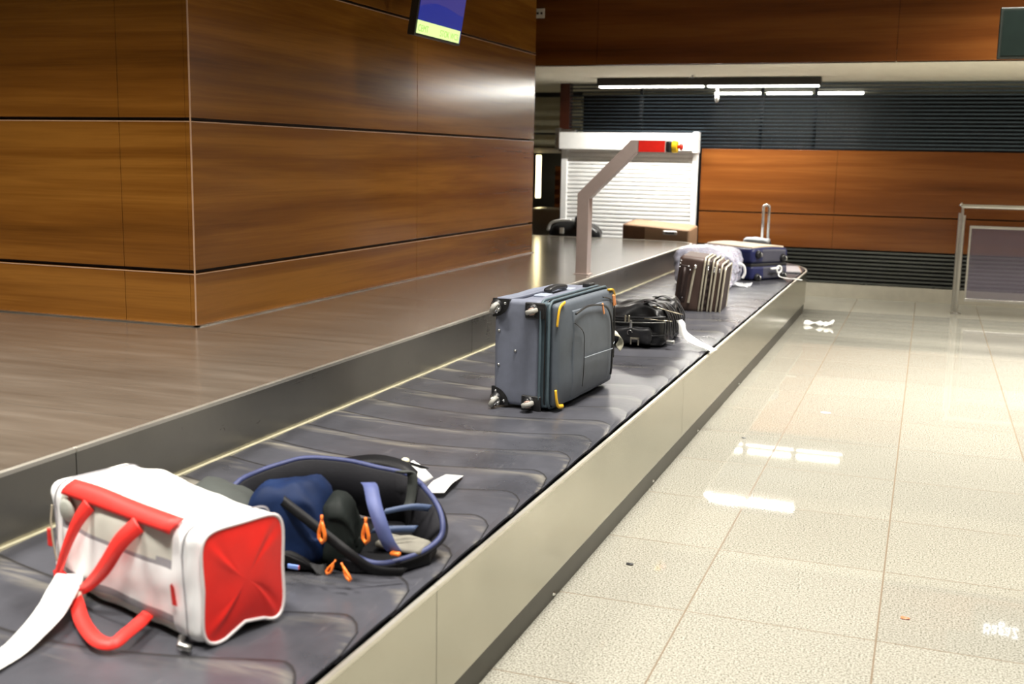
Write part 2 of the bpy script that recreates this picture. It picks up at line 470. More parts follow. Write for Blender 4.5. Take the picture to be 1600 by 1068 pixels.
# belt: overlapping crescent plates
b = MB(); b.uv = []; PIT = .265; NS = 26; NT = 7
ZB = .408
nplates = int((DEND + 1.6) / PIT)
def cres(s):
    # seam offset along travel for s 0 (inner) .. 1 (outer)
    arcv = -.11 * math.sin(PI * min(1, s / .92))
    tip = 0
    if s > .90: q = (s - .90) / .10; tip = -.20 * (1 - math.sqrt(max(0, 1 - q * q)))
    return arcv + tip
for k in range(nplates):
    d0 = -1.6 + .055 + k * PIT; V = []; Fc = []; M1 = (NT + 1) * (NS + 1)
    for lay in (0, 1):
        for j in range(NT + 1):
            t = j / NT; z = ZB + .0065 * math.sin(PI * .72 * t) - .007 * lay
            for i in range(NS + 1):
                s_ = (i / NS) * .88 / (20 / NS) if i <= 20 else .88 + .12 * (i - 20) / (NS - 20)
                w = 1.152 * (1 - s_) + .026
                d = d0 + (t * 1.10 - .05) * PIT + cres(s_)
                p = path(d)(w); V.append((p.x, p.y, z)); b.uv.append((s_, t))
    R_ = NS + 1
    for j in range(NT):
        for i in range(NS):
            a = j * R_ + i; Fc.append((a, a + 1, a + 1 + R_, a + R_)[::-1]); Fc.append((M1 + a, M1 + a + R_, M1 + a + R_ + 1, M1 + a + 1)[::-1])
        a = j * R_; Fc.append((a, a + R_, M1 + a + R_, M1 + a)[::-1]); a = j * R_ + NS; Fc.append((a, M1 + a, M1 + a + R_, a + R_)[::-1])
    for i in range(NS):
        a = i; Fc.append((a, M1 + a, M1 + a + 1, a + 1)[::-1]); a = NT * R_ + i; Fc.append((a, a + 1, M1 + a + 1, M1 + a)[::-1])
    b.raw(V, Fc)
cpart(b, 'conveyor_belt', beltm, smooth=False)
cpart(strip(MB(), -1.6, DEND, [(.030, .30), (.030, .385), (1.165, .385), (1.165, .30)]), 'belt_bed', void_m)
# deck island
def deck_outline(off=0.0):
    P = [(-8.2, -1.6)]; X = -2.257 + off; P.append((X, -1.6)); cx, cyy, R = -2.607, 11.40, .35 + off
    for i in range(13):
        a = PI / 2 * i / 12; P.append((cx + R * math.cos(a), cyy + R * math.sin(a)))
    P.append((-8.2, 11.75 + off)); return P
def prism(P, z0, z1):
    n = len(P); b = MB(); V = [(x, y, z0) for x, y in P] + [(x, y, z1) for x, y in P]
    b.raw(V, [tuple(range(n))[::-1], tuple(range(n, 2 * n))] + [(i, (i + 1) % n, n + (i + 1) % n, n + i) for i in range(n)]); return b
for y0, y1 in ((-1.6, 1.28), (1.282, 2.868), (2.87, 4.469), (4.471, 6.07), (6.072, 7.67), (7.672, 9.27)):
    cpart(MB().box((-8.2, y0, .605), (-2.262, y1, .616)), 'deck_plate', deckm)
P = [(-8.2, 9.272), (-2.262, 9.272)] + [(x, y) for x, y in deck_outline(-.004)[2:]]
cpart(prism(P, .605, .616), 'deck_plate', deckm)
cpart(MB().box((-8.1, -1.55, .0), (-2.7, 11.2, .604)), 'deck_frame', void_m)
def wallstrip(P, z0, z1, th):
    V = []; Fc = []; n = len(P)
    for i, (x, y) in enumerate(P):
        x0, y0 = P[max(i - 1, 0)]; x1, y1 = P[min(i + 1, n - 1)]
        t = Vector((x1 - x0, y1 - y0)).normalized(); nx, ny = -t.y, t.x
        V += [(x, y, z0), (x, y, z1), (x + nx * th, y + ny * th, z1), (x + nx * th, y + ny * th, z0)]
    for i in range(n - 1):
        a = i * 4
        for k in range(4): Fc.append((a + k, a + 4 + k, a + 4 + (k + 1) % 4, a + (k + 1) % 4))
    Fc += [(0, 1, 2, 3), ((n - 1) * 4 + 3, (n - 1) * 4 + 2, (n - 1) * 4 + 1, (n - 1) * 4)]
    return MB().raw(V, Fc)
rj = [-1.6, -.5, 2.497, 5.50, 8.50, 11.40]
for i in range(5):
    a, c = rj[i] + .002, rj[i + 1] - .002
    cpart(wallstrip([(-2.257, a), (-2.257, c)], .39, .606, .01), 'riser_panel', st_riser)
    cpart(MB().box((-2.272, a, .604), (-2.2535, c, .6175)), 'deck_edge_trim', st_trim, bevel=.002)
P = deck_outline(0)[2:]
cpart(wallstrip(P, .39, .606, .01), 'riser_panel', st_riser)
cpart(wallstrip([(x, y) for x, y in deck_outline(.003)[2:]], .604, .6175, .018), 'deck_edge_trim', st_trim)
cpart(MB().box((-2.257, -1.6, .400), (-2.243, 11.4, .4165)), 'inner_belt_trim', plain('pale_brass_trim', (.60, .56, .40), .45, .3))

# ------------------------------------------------------------------ stop-button post on the deck
t = thing('emergency_stop_post', 'bent grey steel post with red arm end and yellow stop button standing on the deck', 'emergency stop post', (-2.382, 7.97, .616))
pw = .052
pm = plain('post_grey_pink', (.52, .43, .40), .35, .35, .05)
def elbow(pts, hw, hd):
    """square tube through points in the xz plane with mitred corners"""
    b = MB(); n = len(pts); V = []; Fc = []
    for i, (x, z) in enumerate(pts):
        p = Vector((x, z)); d0 = (p - Vector(pts[i - 1])).normalized() if i else None
        d1 = (Vector(pts[i + 1]) - p).normalized() if i < n - 1 else None
        if d0 is None: nn = Vector((-d1.y, d1.x)); k = 1
        elif d1 is None: nn = Vector((-d0.y, d0.x)); k = 1
        else:
            tt = (d0 + d1).normalized(); nn = Vector((-tt.y, tt.x)); k = 1 / max(.3, nn.dot(Vector((-d0.y, d0.x))))
        a = p + nn * hw * k; c = p - nn * hw * k
        V += [(a.x, -hd, a.y), (c.x, -hd, c.y), (c.x, hd, c.y), (a.x, hd, a.y)]
    for i in range(n - 1):
        o = i * 4
        for k in range(4): Fc.append((o + k, o + (k + 1) % 4, o + 4 + (k + 1) % 4, o + 4 + k))
    Fc += [(3, 2, 1, 0), tuple((n - 1) * 4 + k for k in range(4))]
    b.raw(V, Fc); return b
elbow([(0, 0), (0, .578), (.365, .944), (.60, .944)], .044, .05).build('post', pm, t, bevel=.003)
MB().box((-.058, -.06, 0), (.058, .06, .006)).build('base_plate', pm, t, bevel=.002)
MB().box((.405, -.054, .905), (.595, -.05, .983)).build('red_label', plain('signal_red', (.80, .020, .012), .4), t)
MB().rbox((.60, -.048, .903), (.64, .048, .985), .018, 2).build('button_housing', black_m, t, smooth=True)
MB().lathe((.640, 0, .944), (1, 0, 0), [(0, .042), (.008, .043), (.035, .042), (.036, .03)], 20).build('yellow_collar', plain('signal_yellow', (.85, .55, .01), .4), t)
MB().lathe((.676, 0, .944), (1, 0, 0), [(0, .012), (.015, .012), (.016, .022), (.03, .024), (.038, .018), (.039, 0)], 18).build('stop_button', plain('button_red', (.65, .03, .015), .35), t, smooth=True)

# ------------------------------------------------------------------ roller shutter
t = thing('roller_shutter', 'closed white roller shutter with box housing in the back wall', 'roller shutter', (-3.3, WY, 0))
b = MB(); z = .02; pitch = .0475
while z < 1.60:
    zz = z + pitch
    V = []; prof = [(0, z), (-.009, z + .006), (-.012, z + pitch * .45), (-.009, z + pitch * .8), (0, zz - .006), (0.004, zz)]
    for x in (-.735, .76): V += [(x, -.012 + y, q) for y, q in prof]
    n = len(prof); b.raw(V, [(i, n + i, n + i + 1, i + 1) for i in range(n - 1)]); z = zz
b.box((-.735, -.008, .02), (.76, .0, 1.60)).build('curtain', white_paint, t)
MB().box((-.735, -.028, .0), (.76, -.005, .05)).build('bottom_bar', dullmetal, t, bevel=.002)
MB().box((-.80, -.05, 0), (-.73, .0, 1.57)).build('guide_rail', white_paint, t, bevel=.004)
MB().box((.755, -.05, 0), (.82, .0, 1.57)).build('guide_rail', white_paint, t, bevel=.004)
MB().box((-.80, -.16, 1.572), (.825, .0, 1.765)).build('housing', white_paint, t, bevel=.006)
MB().box((.775, -.165, 1.55), (.83, .0, 1.78)).build('end_plate', white_paint, t, bevel=.004)
b = MB()
for z in (1.60, 1.65, 1.70, 1.76, 1.79): b.cyl((-.86, -.10, z), (-.80, -.10, z), .026, 10)
b.box((-.845, -.13, 1.58), (-.80, -.04, 1.81)).box((-.84, -.1, 1.765), (-.62, -.02, 1.80))
b.build('drive_gear', dullmetal, t, bevel=.002)

# ------------------------------------------------------------------ strip light under the soffit
glow = emit('cool_white_tube', (1, .96, .86), 7)
def strip_light(loc, L, label, name='strip_light', cut=None, group=None, hz=.08):
    t = thing(name, label, 'light fitting', loc, group=group)
    MB().box((0, -.05, 0), (L, .05, hz)).build('housing', plain('black_fitting_' + name, (.016, .014, .013), .4), t, bevel=.004)
    cuts = cut or [0, L / 2, L]
    for i in range(len(cuts) - 1):
        MB().rbox((cuts[i] + .02, -.035, -.018), (cuts[i + 1] - .02, .035, .001), .012, 1).build('tube_diffuser', glow, t, smooth=True)
    for x in (.27, L * .49, L - .17):
        MB().cyl((x, 0, hz), (x, 0, SZ - loc[2] + .002), .022, 12).build('mounting_cap', silver, t)
    return t
strip_light((-3.47, 11.98, 2.245), 2.36, 'black strip light with glowing tubes mounted under the soffit')
gl2 = emit('bright_inner_tube', (1, .97, .80), 18)
t = thing('recess_light', 'row of glowing tubes seen through the dark slats above the roller shutter', 'light fitting', (-2.66, 14.5, 2.325))
MB().box((0, -.04, 0), (1.85, .04, .05)).build('housing', white_paint, t)
for x0, x1 in ((0, .62), (.65, 1.22), (1.26, 1.83)):
    MB().rbox((x0 + .01, -.02, -.03), (x1 - .01, .02, .0), .012, 1).build('tube', gl2, t, smooth=True)
# camera dome hung from the fitting
t = thing('security_camera', 'small white security camera hanging below the strip light', 'camera', (-2.17, 12.0, 2.09))
MB().cyl((0, 0, .05), (0, 0, .16), .010, 10).build('stem', white_paint, t)
MB().lathe((0, 0, .06), (0, 0, -1), [(0, .014), (.01, .022), (.04, .024), (.065, .018), (.08, .006)], 16).build('housing', dullmetal, t, smooth=True)
t = thing('sprinkler_head', 'small sprinkler head under the soffit in front of the strip light', 'sprinkler', (-2.367, 11.67, SZ))
MB().cyl((0, 0, 0), (0, 0, -.02), .012, 10).build('stem', dullmetal, t)
MB().cyl((0, 0, -.02), (0, 0, -.024), .035, 14).build('deflector', black_m, t)

# outlet plate on the fascia, dark display case at the right
t = thing('wall_socket', 'small white double socket plate on the wood fascia', 'socket', (-3.565, 10.3, 2.81))
MB().box((-.055, -.012, -.045), (.042, 0, .045)).build('plate', plain('socket_plastic', (.75, .72, .62), .4), t, bevel=.004)
for x in (-.025, .012): MB().cyl((x, -.0135, 0), (x, -.011, 0), .012, 12).build('outlet_hole', black_m, t)
t = thing('display_case', 'dark hanging display box at the upper right below the ceiling', 'display', (.395, 9.2, 2.248))
MB().box((0, 0, 0), (1.9, .09, .365)).build('body', plain('dark_green_black', (.010, .014, .010), .45), t, bevel=.006)
MB().box((.02, -.003, .02), (1.88, 0, .345)).build('screen', plain('dark_screen_glass', (.006, .011, .009), .3), t)
for x in (.3, 1.6): MB().cyl((x, .05, .36), (x, .05, 2.352), .012, 8).build('hanger', black_m, t)
# lit lettering on the fascia behind that box: the photograph shows its reflection in the floor
t = thing('lit_sign', 'dark wall sign with white lit Bagaż lettering mirrored in the floor', 'sign', (.72, 10.25, 2.532))
MB().box((-.06, -.02, -.07), (1.5, .05, .20)).build('sign_body', black_m, t, bevel=.004)
o = text('lettering', 'Bagaż', .175, emit('sign_white', (.85, .93, 1), 4), t, (0, -.024, 0), (PI / 2, 0, 0), .0015)
o.scale = (.72, 1, 1)

# ------------------------------------------------------------------ monitor by the core block
t = thing('flight_monitor', 'tilted flat screen with blue picture and pale green text strip beside the wood block', 'monitor', (-3.0, 6.69, 2.2), (0, math.radians(9), 0))
MB().box((-.05, -.355, -.012), (0, .345, .46)).build('frame', plain('screen_frame', (.025, .022, .018), .3), t, bevel=.004)
MB().box((0, -.335, .004), (.002, .335, .445)).build('screen', emit('screen_blue', (.002, .010, .16), 1.0), t)
b = MB(); V = [(.003, -.335, .445), (.003, .335, .445)]
prof = [(.335, .19), (.2, .205), (.05, .22), (-.1, .225), (-.22, .21), (-.335, .185)]
V += [(.003, y, z - .02) for y, z in prof]; b.raw(V, [tuple(range(len(V)))]).build('screen_picture', emit('screen_violet', (.022, .018, .14), 1.0), t)
MB().box((.0025, -.34, .004), (.0045, .315, .082)).build('text_strip', emit('screen_pale_green', (.60, .78, .28), 1.0), t)
gtx = emit('screen_green_text', (.26, .50, .08), 1.0)
text('strip_text', 'CEMT', .058, gtx, t, (.005, -.325, .018), (PI / 2, 0, PI / 2), .0004)
text('strip_text', 'STOK WCS', .058, gtx, t, (.005, .0, .018), (PI / 2, 0, PI / 2), .0004)
MB().box((-.11, -.08, .12), (-.05, .08, .34)).build('mount', black_m, t, bevel=.004)
MB().cyl((-.09, 0, .3), (-.46, 0, 2.4), .022, 12).build('ceiling_pole', black_m, t)

# ------------------------------------------------------------------ railing at the right
t = thing('railing', 'satin steel railing with tinted glass panel in front of the back wall', 'railing', (.33, 11.9, 0))
def post(x):
    MB().cyl((x, 0, 0), (x, 0, .98), .022, 16).build('post', st_rail, t, smooth=False)
    MB().cyl((x - .03, .02, .03), (x - .03, .02, 1.0), .016, 12).build('post_strut', st_rail, t)
    MB().lathe((x, 0, 0), (0, 0, 1), [(0, .052), (.008, .052), (.012, .026)], 20).build('foot', st_rail, t)
    MB().cyl((x - .01, 0, .96), (x - .01, 0, 1.06), .012, 12).build('rail_bracket', st_rail, t)
post(0); post(2.0); post(4.0)
MB().tube([(-.035, 0, 1.09), (-.01, 0, 1.068), (4.6, 0, 1.068)], .021, 14).build('handrail', st_rail, t, smooth=True)
glassm = N('tinted_glass'); glassm.set(col=(.22, .19, .26), rough=.08, trans=.0, alpha=.42, spec=.7)
glassm.bump(glassm.noise(glassm.coords(), 4, 2), .01); glassm = glassm.m
for x0, x1 in ((.065, 1.93), (2.07, 3.93)):
    b = MB(); b.box((x0, -.012, .855), (x1, .012, .882)).box((x0, -.012, .135), (x1, .012, .162)).box((x0, -.012, .162), (x0 + .02, .012, .855)).box((x1 - .02, -.012, .162), (x1, .012, .855))
    b.build('panel_frame', st_rail, t, bevel=.003)
    MB().box((x0 + .02, -.004, .162), (x1 - .02, .004, .855)).build('glass_panel', glassm, t)

# ------------------------------------------------------------------ litter on the floor
paper = plain('white_paper', (.86, .86, .84), .6, 0, .04)
pts = smoothpts([(-.13, .0, .012), (-.07, .02, .006), (-.01, -.03, .02), (.03, -.02, .01), (.08, .02, .014), (.13, .0, .03), (.10, -.05, .02), (.05, -.05, .012)], 5)
o = MB().ribbon(pts, [(.004, .012, .010 * math.sin(i * .6) + .012) for i in range(len(pts))], .001).build('paper_strip', paper, loc=(-.86, 10.40, .012), smooth=True)
tag(o, 'curled white paper tag lying on the tiles near the carousel end', 'litter')
def scrap(name, loc, r, m, label):
    V = [(0, 0, .006)]; n = 8
    for i in range(n):
        a = 2 * PI * i / n; q = r * (.6 + .5 * random.random()); V.append((q * math.cos(a) * 1.4, q * math.sin(a), .001 + .003 * random.random()))
    o = MB().raw(V, [(0, i + 1, (i + 1) % n + 1) for i in range(n)]).build(name, m, loc=loc); tag(o, label, 'litter'); return o
scrap('orange_scrap', (.029, 3.692, .001), .013, plain('orange_scrap_paint', (.75, .12, .03), .5), 'tiny orange scrap on the floor at the lower right')
scrap('paper_scrap', (-.483, 6.721, .001), .022, paper, 'small white paper scrap on the tiles in the middle of the floor')
scrap('dark_pebble', (-.84, 5.9, .001), .010, black_m, 'tiny dark speck of grit on the tiles beside the carousel')
scrap('dark_pebble', (-.93, 3.82, .001), .014, black_m, 'small dark speck of grit on the shaded tiles close to the carousel foot')

ZT = .4145   # height of the belt surface
def nz(p, f=6., a=.01, o=0): return mn.noise(Vector((p[0] * f + o, p[1] * f + o * 2, p[2] * f - o))) * a

# ------------------------------------------------------------------ red and white duffel
duf = thing('duffel_bag', 'white and red duffel bag with red straps in front on the belt', 'duffel bag', (-1.964, 2.070, ZT), (0, 0, -.322))
dw = plain('white_nylon', (.86, .85, .80), .55, 0, .04, bump=.1, bscale=120)
dwh = plain('bright_white_nylon', (.90, .90, .90), .5, 0, .03)
dg = plain('stone_grey_nylon', (.60, .59, .52), .6, 0, .06)
dl = plain('grey_piping', (.30, .29, .31), .5)
dr = plain('red_nylon', (.80, .018, .012), .45, 0, .08)
dr2 = plain('red_webbing', (.80, .03, .022), .55, 0, .05, bump=.2, bscale=400)
LD, WD, HD = .605, .23, .262
def ddef(g, p):
    q = p.copy()
    k = 1 - g.x * g.x
    # belly of the bag, sag between the ends, soft wrinkles
    q.z += .012 * k * max(0, g.z) * math.cos(g.y) - .004 * (1 - k) * max(0, g.z)
    if g.z > 0: q.z += .018 * math.exp(-((g.x + .35) ** 2) / .12) * (g.y * .5 + .5) - .010 * (g.y > 0) * k
    q.y += (-.012 if g.y < 0 else .012) * k * (1 - g.z * g.z)
    # left end leans outward at the top, waist on the left side
    if g.x < -.6: q.x += .016 * math.cos(g.z * 3.0) * (-g.x - .6) / .4 * (1 if g.z > -.7 else .5)
    # raised back right bottom corner
    if g.x > .5 and g.z < 0: q.z += .030 * (g.x - .5) * 2 * math.exp(-((g.y - .15) ** 2) / .10) * (-g.z)
    w = nz(p, 7, .009) + nz(p, 17, .004, 5)
    q.y += w * (1 if abs(g.y) > .8 else .3); q.z += w * .8 * (1 if g.z > .6 else .1)
    return q
def dpick(c):
    if c.x > LD - .004: return 0
    if c.y < .03 and .075 < c.x < LD - .085:
        if c.z > .175 and c.z < .245: return 2
        if .160 < c.z <= .175: return 3
        if .052 < c.z <= .160: return 1
        if .040 < c.z <= .052: return 3
        if c.z <= .040: return 2
    if c.y < .05 and (c.x <= .075 or c.x >= LD - .085): return 1
    return 0
MB().rbox((0, 0, 0), (LD, WD, HD), .036, (30, 12, 20), ddef, dpick).build('body', [dw, dwh, dg, dl], duf, smooth=True)
# red end panel with pale piping
def endoutline(k=1.0, n=52):
    P = []
    cy_, cz_ = WD / 2, HD / 2; hy, hz = (WD / 2 - .004) * k, (HD / 2 - .002) * k
    for i in range(n):
        a = 2 * PI * i / n; e = .36
        y = hy * math.copysign(abs(math.cos(a)) ** e, math.cos(a)); z = hz * math.copysign(abs(math.sin(a)) ** e, math.sin(a))
        gy, gz = y / (hy / k), z / (hz / k)
        yy = cy_ + y; zz = cz_ + z
        if gz < 0: zz += .032 * math.exp(-((gy - .15) ** 2) / .22) * (-gz)
        if gy > 0: yy -= .005 * math.exp(-((gz) ** 2) / .2) * gy
        if gy < 0: yy += .006 * math.exp(-((gz) ** 2) / .2) * -gy
        if gz > 0: zz -= .003 * (1 - gy * gy)
        P.append((yy, zz))
    return P
rings = [1.0, .97, .9, .75, .58, .4, .2, .04]; V = []; Fc = []; n = 52
for j, k in enumerate(rings):
    for i, (y, z) in enumerate(endoutline(k)):
        a = 2 * PI * i / n
        xx = LD + .004 + .010 * (1 - k * k) + 0.0018 * (math.sin(a * 5 + 1.0) + .8 * math.sin(a * 9 + k * 6)) * (1 - abs(2 * k - 1.1)) * (k > .2)
        V.append((xx, y, z))
for j in range(len(rings) - 1):
    for i in range(n): Fc.append((j * n + i, j * n + (i + 1) % n, (j + 1) * n + (i + 1) % n, (j + 1) * n + i))
Fc.append(tuple((len(rings) - 1) * n + i for i in range(n)))
MB().raw(V, Fc).build('end_panel', dr, duf, smooth=True)
MB().tube([(LD + .004, y, z) for y, z in endoutline(1.01)], .0042, 8, closed=True).build('piping', plain('pale_piping', (.72, .68, .68), .5), duf, smooth=True)
# seams round the bag
def loop(x, r, m, name, inset=0):
    P = []
    for i in range(60):
        a = 2 * PI * i / 60; e = .30
        y = WD / 2 + (WD / 2 + .004 - inset) * math.copysign(abs(math.cos(a)) ** e, math.cos(a)); z = HD / 2 + (HD / 2 + .003 - inset) * math.copysign(abs(math.sin(a)) ** e, math.sin(a))
        P.append((x + .006 * math.sin(z * 25), y, z))
    MB().tube(P, r, 6, closed=True).build(name, m, duf, smooth=True)
loop(LD - .045, .0022, dl, 'seam_piping'); loop(.045, .0022, dl, 'seam_piping')
# red band along the upper front edge
pts = [(x, -.002, HD - .006 + .004 * math.sin(x * 9)) for x in [.085 + .047 * i for i in range(10)]]
b = MB(); V = []; Fc = []
n = 14
for i in range(n):
    x = .082 + (LD - .082 - .085) * i / (n - 1)
    hump = .018 * math.exp(-(((x / LD * 2 - 1) + .35) ** 2) / .12) * .3
    V += [(x, -.009, HD - .020), (x + .002, -.005, HD - .010), (x + .006, .004, HD - .001 + hump * .5), (x + .012, .022, HD + .009 + hump)]
for i in range(n - 1):
    for k in range(3): a = i * 4 + k; Fc.append((a, a + 4, a + 5, a + 1))
o = b.raw(V, Fc).build('top_band', dr2, duf, smooth=True); md = o.modifiers.new('s', 'SOLIDIFY'); md.thickness = .003; md.offset = 1
def strap(pts, wv, name, m=dr2, th=.003, k=6, par=duf):
    P = smoothpts(pts, k); W = []
    n = len(P)
    for i in range(n):
        t = i / (n - 1) * (len(wv) - 1); a = int(min(t, len(wv) - 2)); q = t - a
        W.append(Vector(wv[a]) * (1 - q) + Vector(wv[a + 1]) * q)
    return MB().ribbon(P, W, th).build(name, m, par, smooth=True)
def fstrap(pts, hw, nv, name, m, par=duf, th=.003, k=6):
    """webbing whose flat side faces nv"""
    P = smoothpts(pts, k); n = len(P); W = []; nv = Vector(nv)
    for i in range(n):
        t = (P[min(i + 1, n - 1)] - P[max(i - 1, 0)]).normalized(); w = t.cross(nv); w.normalize()
        q = i / (n - 1) * (len(hw) - 1); a = int(min(q, len(hw) - 2)); q -= a
        W.append(w * (hw[a] * (1 - q) + hw[a + 1] * q))
    return MB().ribbon(P, W, th).build(name, m, par, smooth=True)
fstrap([(.205, -.010, .240), (.185, -.026, .205), (.155, -.036, .15), (.115, -.036, .085), (.080, -.032, .030)], [.019, .016, .013, .011, .010], (.35, -.9, .25), 'handle', dr2)
fstrap([(.405, -.010, .238), (.375, -.036, .20), (.325, -.050, .13), (.255, -.050, .07), (.190, -.044, .036), (.145, -.045, .030)], [.020, .020, .019, .014, .009, .009], (.35, -.9, .25), 'handle', dr2)
fstrap([(.075, -.034, .045), (.11, -.036, .052), (.150, -.042, .036), (.175, -.05, .03)], [.010, .014, .014, .012], (.5, -.8, .2), 'handle_wrap', plain('dark_red_webbing', (.55, .01, .008), .6))
fstrap([(.140, -.045, .045), (.185, -.056, .050), (.235, -.070, .030), (.33, -.110, .022), (.435, -.140, .022), (.478, -.128, .022), (.470, -.09, .030), (.445, -.045, .030), (.42, -.002, .034)],
      [.010, .015, .016, .016, .016, .014, .015, .016, .015], (.45, -.35, .8), 'handle_loop', dr2)
MB().raw([(.525, -.012, .085), (.541, -.010, .085), (.541, -.016, .13), (.533, -.017, .138), (.525, -.016, .13)], [(0, 1, 2, 3, 4)]).build('zipper_pull', dr2, duf)
MB().rbox((.020, -.018, .10), (.036, -.010, .145), .003, 1).build('zipper_pull', dr2, duf)
MB().tube([(.052, -.018, .21), (.05, -.022, .17), (.056, -.022, .12), (.058, -.016, .07)], .0025, 6).build('zipper_cord', plain('cord_tan', (.45, .40, .30), .6), duf)
MB().tube([(LD - .05, -.01, .02), (LD - .03, -.03, .012), (LD - .005, -.02, .010)], .008, 8).build('foot_stud', dullmetal, duf, smooth=True)
P = [(.052, -.018, .21 - .0)]
MB().lathe((.10, -.004, .205), (0, -1, 0), [(0, .030), (.006, .028), (.009, .018), (.010, .001)], 18).build('round_badge', plain('badge_grey', (.42, .43, .38), .4), duf, smooth=True)
# long white airline tag
tg = strap([(.115, -.018, .052), (.155, -.040, .060), (.215, -.095, .054), (.265, -.150, .040), (.312, -.215, .030), (.332, -.27, .012), (.36, -.34, .008), (.40, -.41, .008)],
      [(.020, .016, 0), (.026, .020, -.004), (.027, .019, -.006), (.028, .016, -.006), (.029, .010, -.004), (.030, .008, -.002), (.03, .008, 0), (.03, .01, 0)], 'luggage_tag', paper, .001, 8)
MB().rbox((.165, -.075, .012), (.225, -.035, .045), .012, 2).build('tag_stub', plain('tag_clear', (.62, .61, .52), .35), duf, smooth=True)
tg['label'] = 'long white paper airline tag'

# ------------------------------------------------------------------ open backpack (world coordinates, origin at its middle)
bp = thing('backpack', 'navy and black backpack with orange zip pulls lying behind the red duffel', 'backpack', (-1.5, 2.55, ZT))
BO = Vector((-1.5, 2.55, ZT))
def L3(pts): return [tuple(Vector(p) - BO) for p in pts]
bnavy = plain('navy_nylon', (.004, .013, .048), .62, 0, .35, 9, .25, 60, spec=.15)
bdark = plain('black_green_nylon', (.009, .012, .011), .62, 0, .3, 9, .2, 60, spec=.15)
bgrey = plain('grey_mesh_padding', (.035, .040, .036), .75, 0, .2, 8, .3, 300)
bblack = plain('black_webbing', (.006, .006, .007), .5, spec=.15)
borange = plain('orange_cord', (.90, .20, .02), .45)
bbind = plain('blue_grey_binding', (.03, .04, .12), .6, 0, .15)
# main body
def bdef(g, p):
    q = p.copy(); q.z += (.025 * (1 - g.x * g.x) + .01 * (1 - g.y * g.y)) * (g.z > 0)
    q.z -= .05 * max(0, g.x) ** 2 * (g.z > 0)
    w = nz(p, 9, .022) + nz(p, 22, .010, 3); q.y += w * (abs(g.y) > .6); q.z += w * (g.z > .5); q.x += w * .6 * (abs(g.x) > .7); return q
M = Matrix.Translation((-.055, -.125, 0)) @ Matrix.Rotation(.28, 4, 'Z')
MB().xf(M).rbox((-.055, -.09, 0), (.165, .10, .178), .045, (12, 10, 10), bdef).build('main_compartment', bnavy, bp, smooth=True)
MB().xf(M).rbox((-.20, -.100, 0), (.18, -.03, .055), .025, (12, 4, 4), bdef).build('bottom_panel', bblack, bp, smooth=True)
MB().xf(M).rbox((.135, -.06, 0), (.235, .07, .150), .03, (8, 8, 8), bdef).build('side_pocket', bdark, bp, smooth=True)
MB().xf(M).rbox((-.24, -.085, .0), (-.03, .10, .160), .035, (8, 6, 4), bdef).build('top_lid', bgrey, bp, smooth=True)
# ring shaped padded hip belt + back panel
ring = [(-1.719, 2.43, .50), (-1.711, 2.488, .57), (-1.706, 2.581, .58), (-1.671, 2.657, .59), (-1.618, 2.708, .60), (-1.505, 2.729, .60), (-1.405, 2.732, .59),
        (-1.319, 2.761, .57), (-1.236, 2.702, .55), (-1.182, 2.655, .525), (-1.153, 2.619, .495), (-1.148, 2.593, .465), (-1.163, 2.532, .448), (-1.195, 2.464, .442), (-1.228, 2.422, .440), (-1.269, 2.413, .442), (-1.309, 2.403, .46)]
R = smoothpts(ring, 4); n = len(R); V = []; Fc = []
for i, p in enumerate(R):
    t = (R[min(i + 1, n - 1)] - R[max(i - 1, 0)]).normalized(); nn = Vector((t.y, -t.x, 0)).normalized()  # towards inside
    f = i / n; hgt = (.150 - .03 * f) if f < .55 else max(.035, .13 - .22 * (f - .55))
    hgt = min(hgt, p.z - ZT - .001)
    th = .014
    top = Vector(p); bot = Vector((p.x, p.y, max(ZT + .002, p.z - hgt)))
    lean = .065 * min(1, max(0, (f - .4) / .15))
    bot += nn * lean
    prof = [top - nn * th, top + Vector((0, 0, .006)), top + nn * th, bot + nn * th * 1.2, bot - nn * th * 1.2]
    V += [tuple(q - BO) for q in prof]
for i in range(n - 1):
    for k in range(5): Fc.append((i * 5 + k, i * 5 + (k + 1) % 5, (i + 1) * 5 + (k + 1) % 5, (i + 1) * 5 + k))
Fc += [(4, 3, 2, 1, 0), tuple((n - 1) * 5 + k for k in range(5))]
MB().raw(V, Fc).build('hip_belt', plain('dark_padding', (.010, .010, .013), .7, 0, .2, 8, .2, 100, spec=.2), bp, smooth=True)
MB().tube([tuple(p + Vector((0, 0, .005)) - BO) for p in R], .008, 6).build('belt_binding', bbind, bp, smooth=True)
# inner back panel floor of the ring
P = [(-1.30, 2.40), (-1.20, 2.44), (-1.15, 2.53), (-1.17, 2.62), (-1.25, 2.69), (-1.34, 2.74), (-1.50, 2.71), (-1.62, 2.68), (-1.66, 2.55), (-1.6, 2.45)]
b = MB(); V = [(x - BO.x, y - BO.y, .004) for x, y in P] + [(x - BO.x, y - BO.y, .03) for x, y in P]; m = len(P)
b.raw(V, [tuple(range(m))[::-1], tuple(range(m, 2 * m))] + [(i, (i + 1) % m, m + (i + 1) % m, m + i) for i in range(m)]).build('back_panel', bblack, bp)
MB().rbox((.205, -.055, .03), (.335, .035, .055), .012, (4, 4, 1), lambda g, p: p + Vector((0, 0, nz(p, 12, .02)))).build('lumbar_pad', plain('tan_grey_pad', (.17, .16, .13), .7), bp, smooth=True)
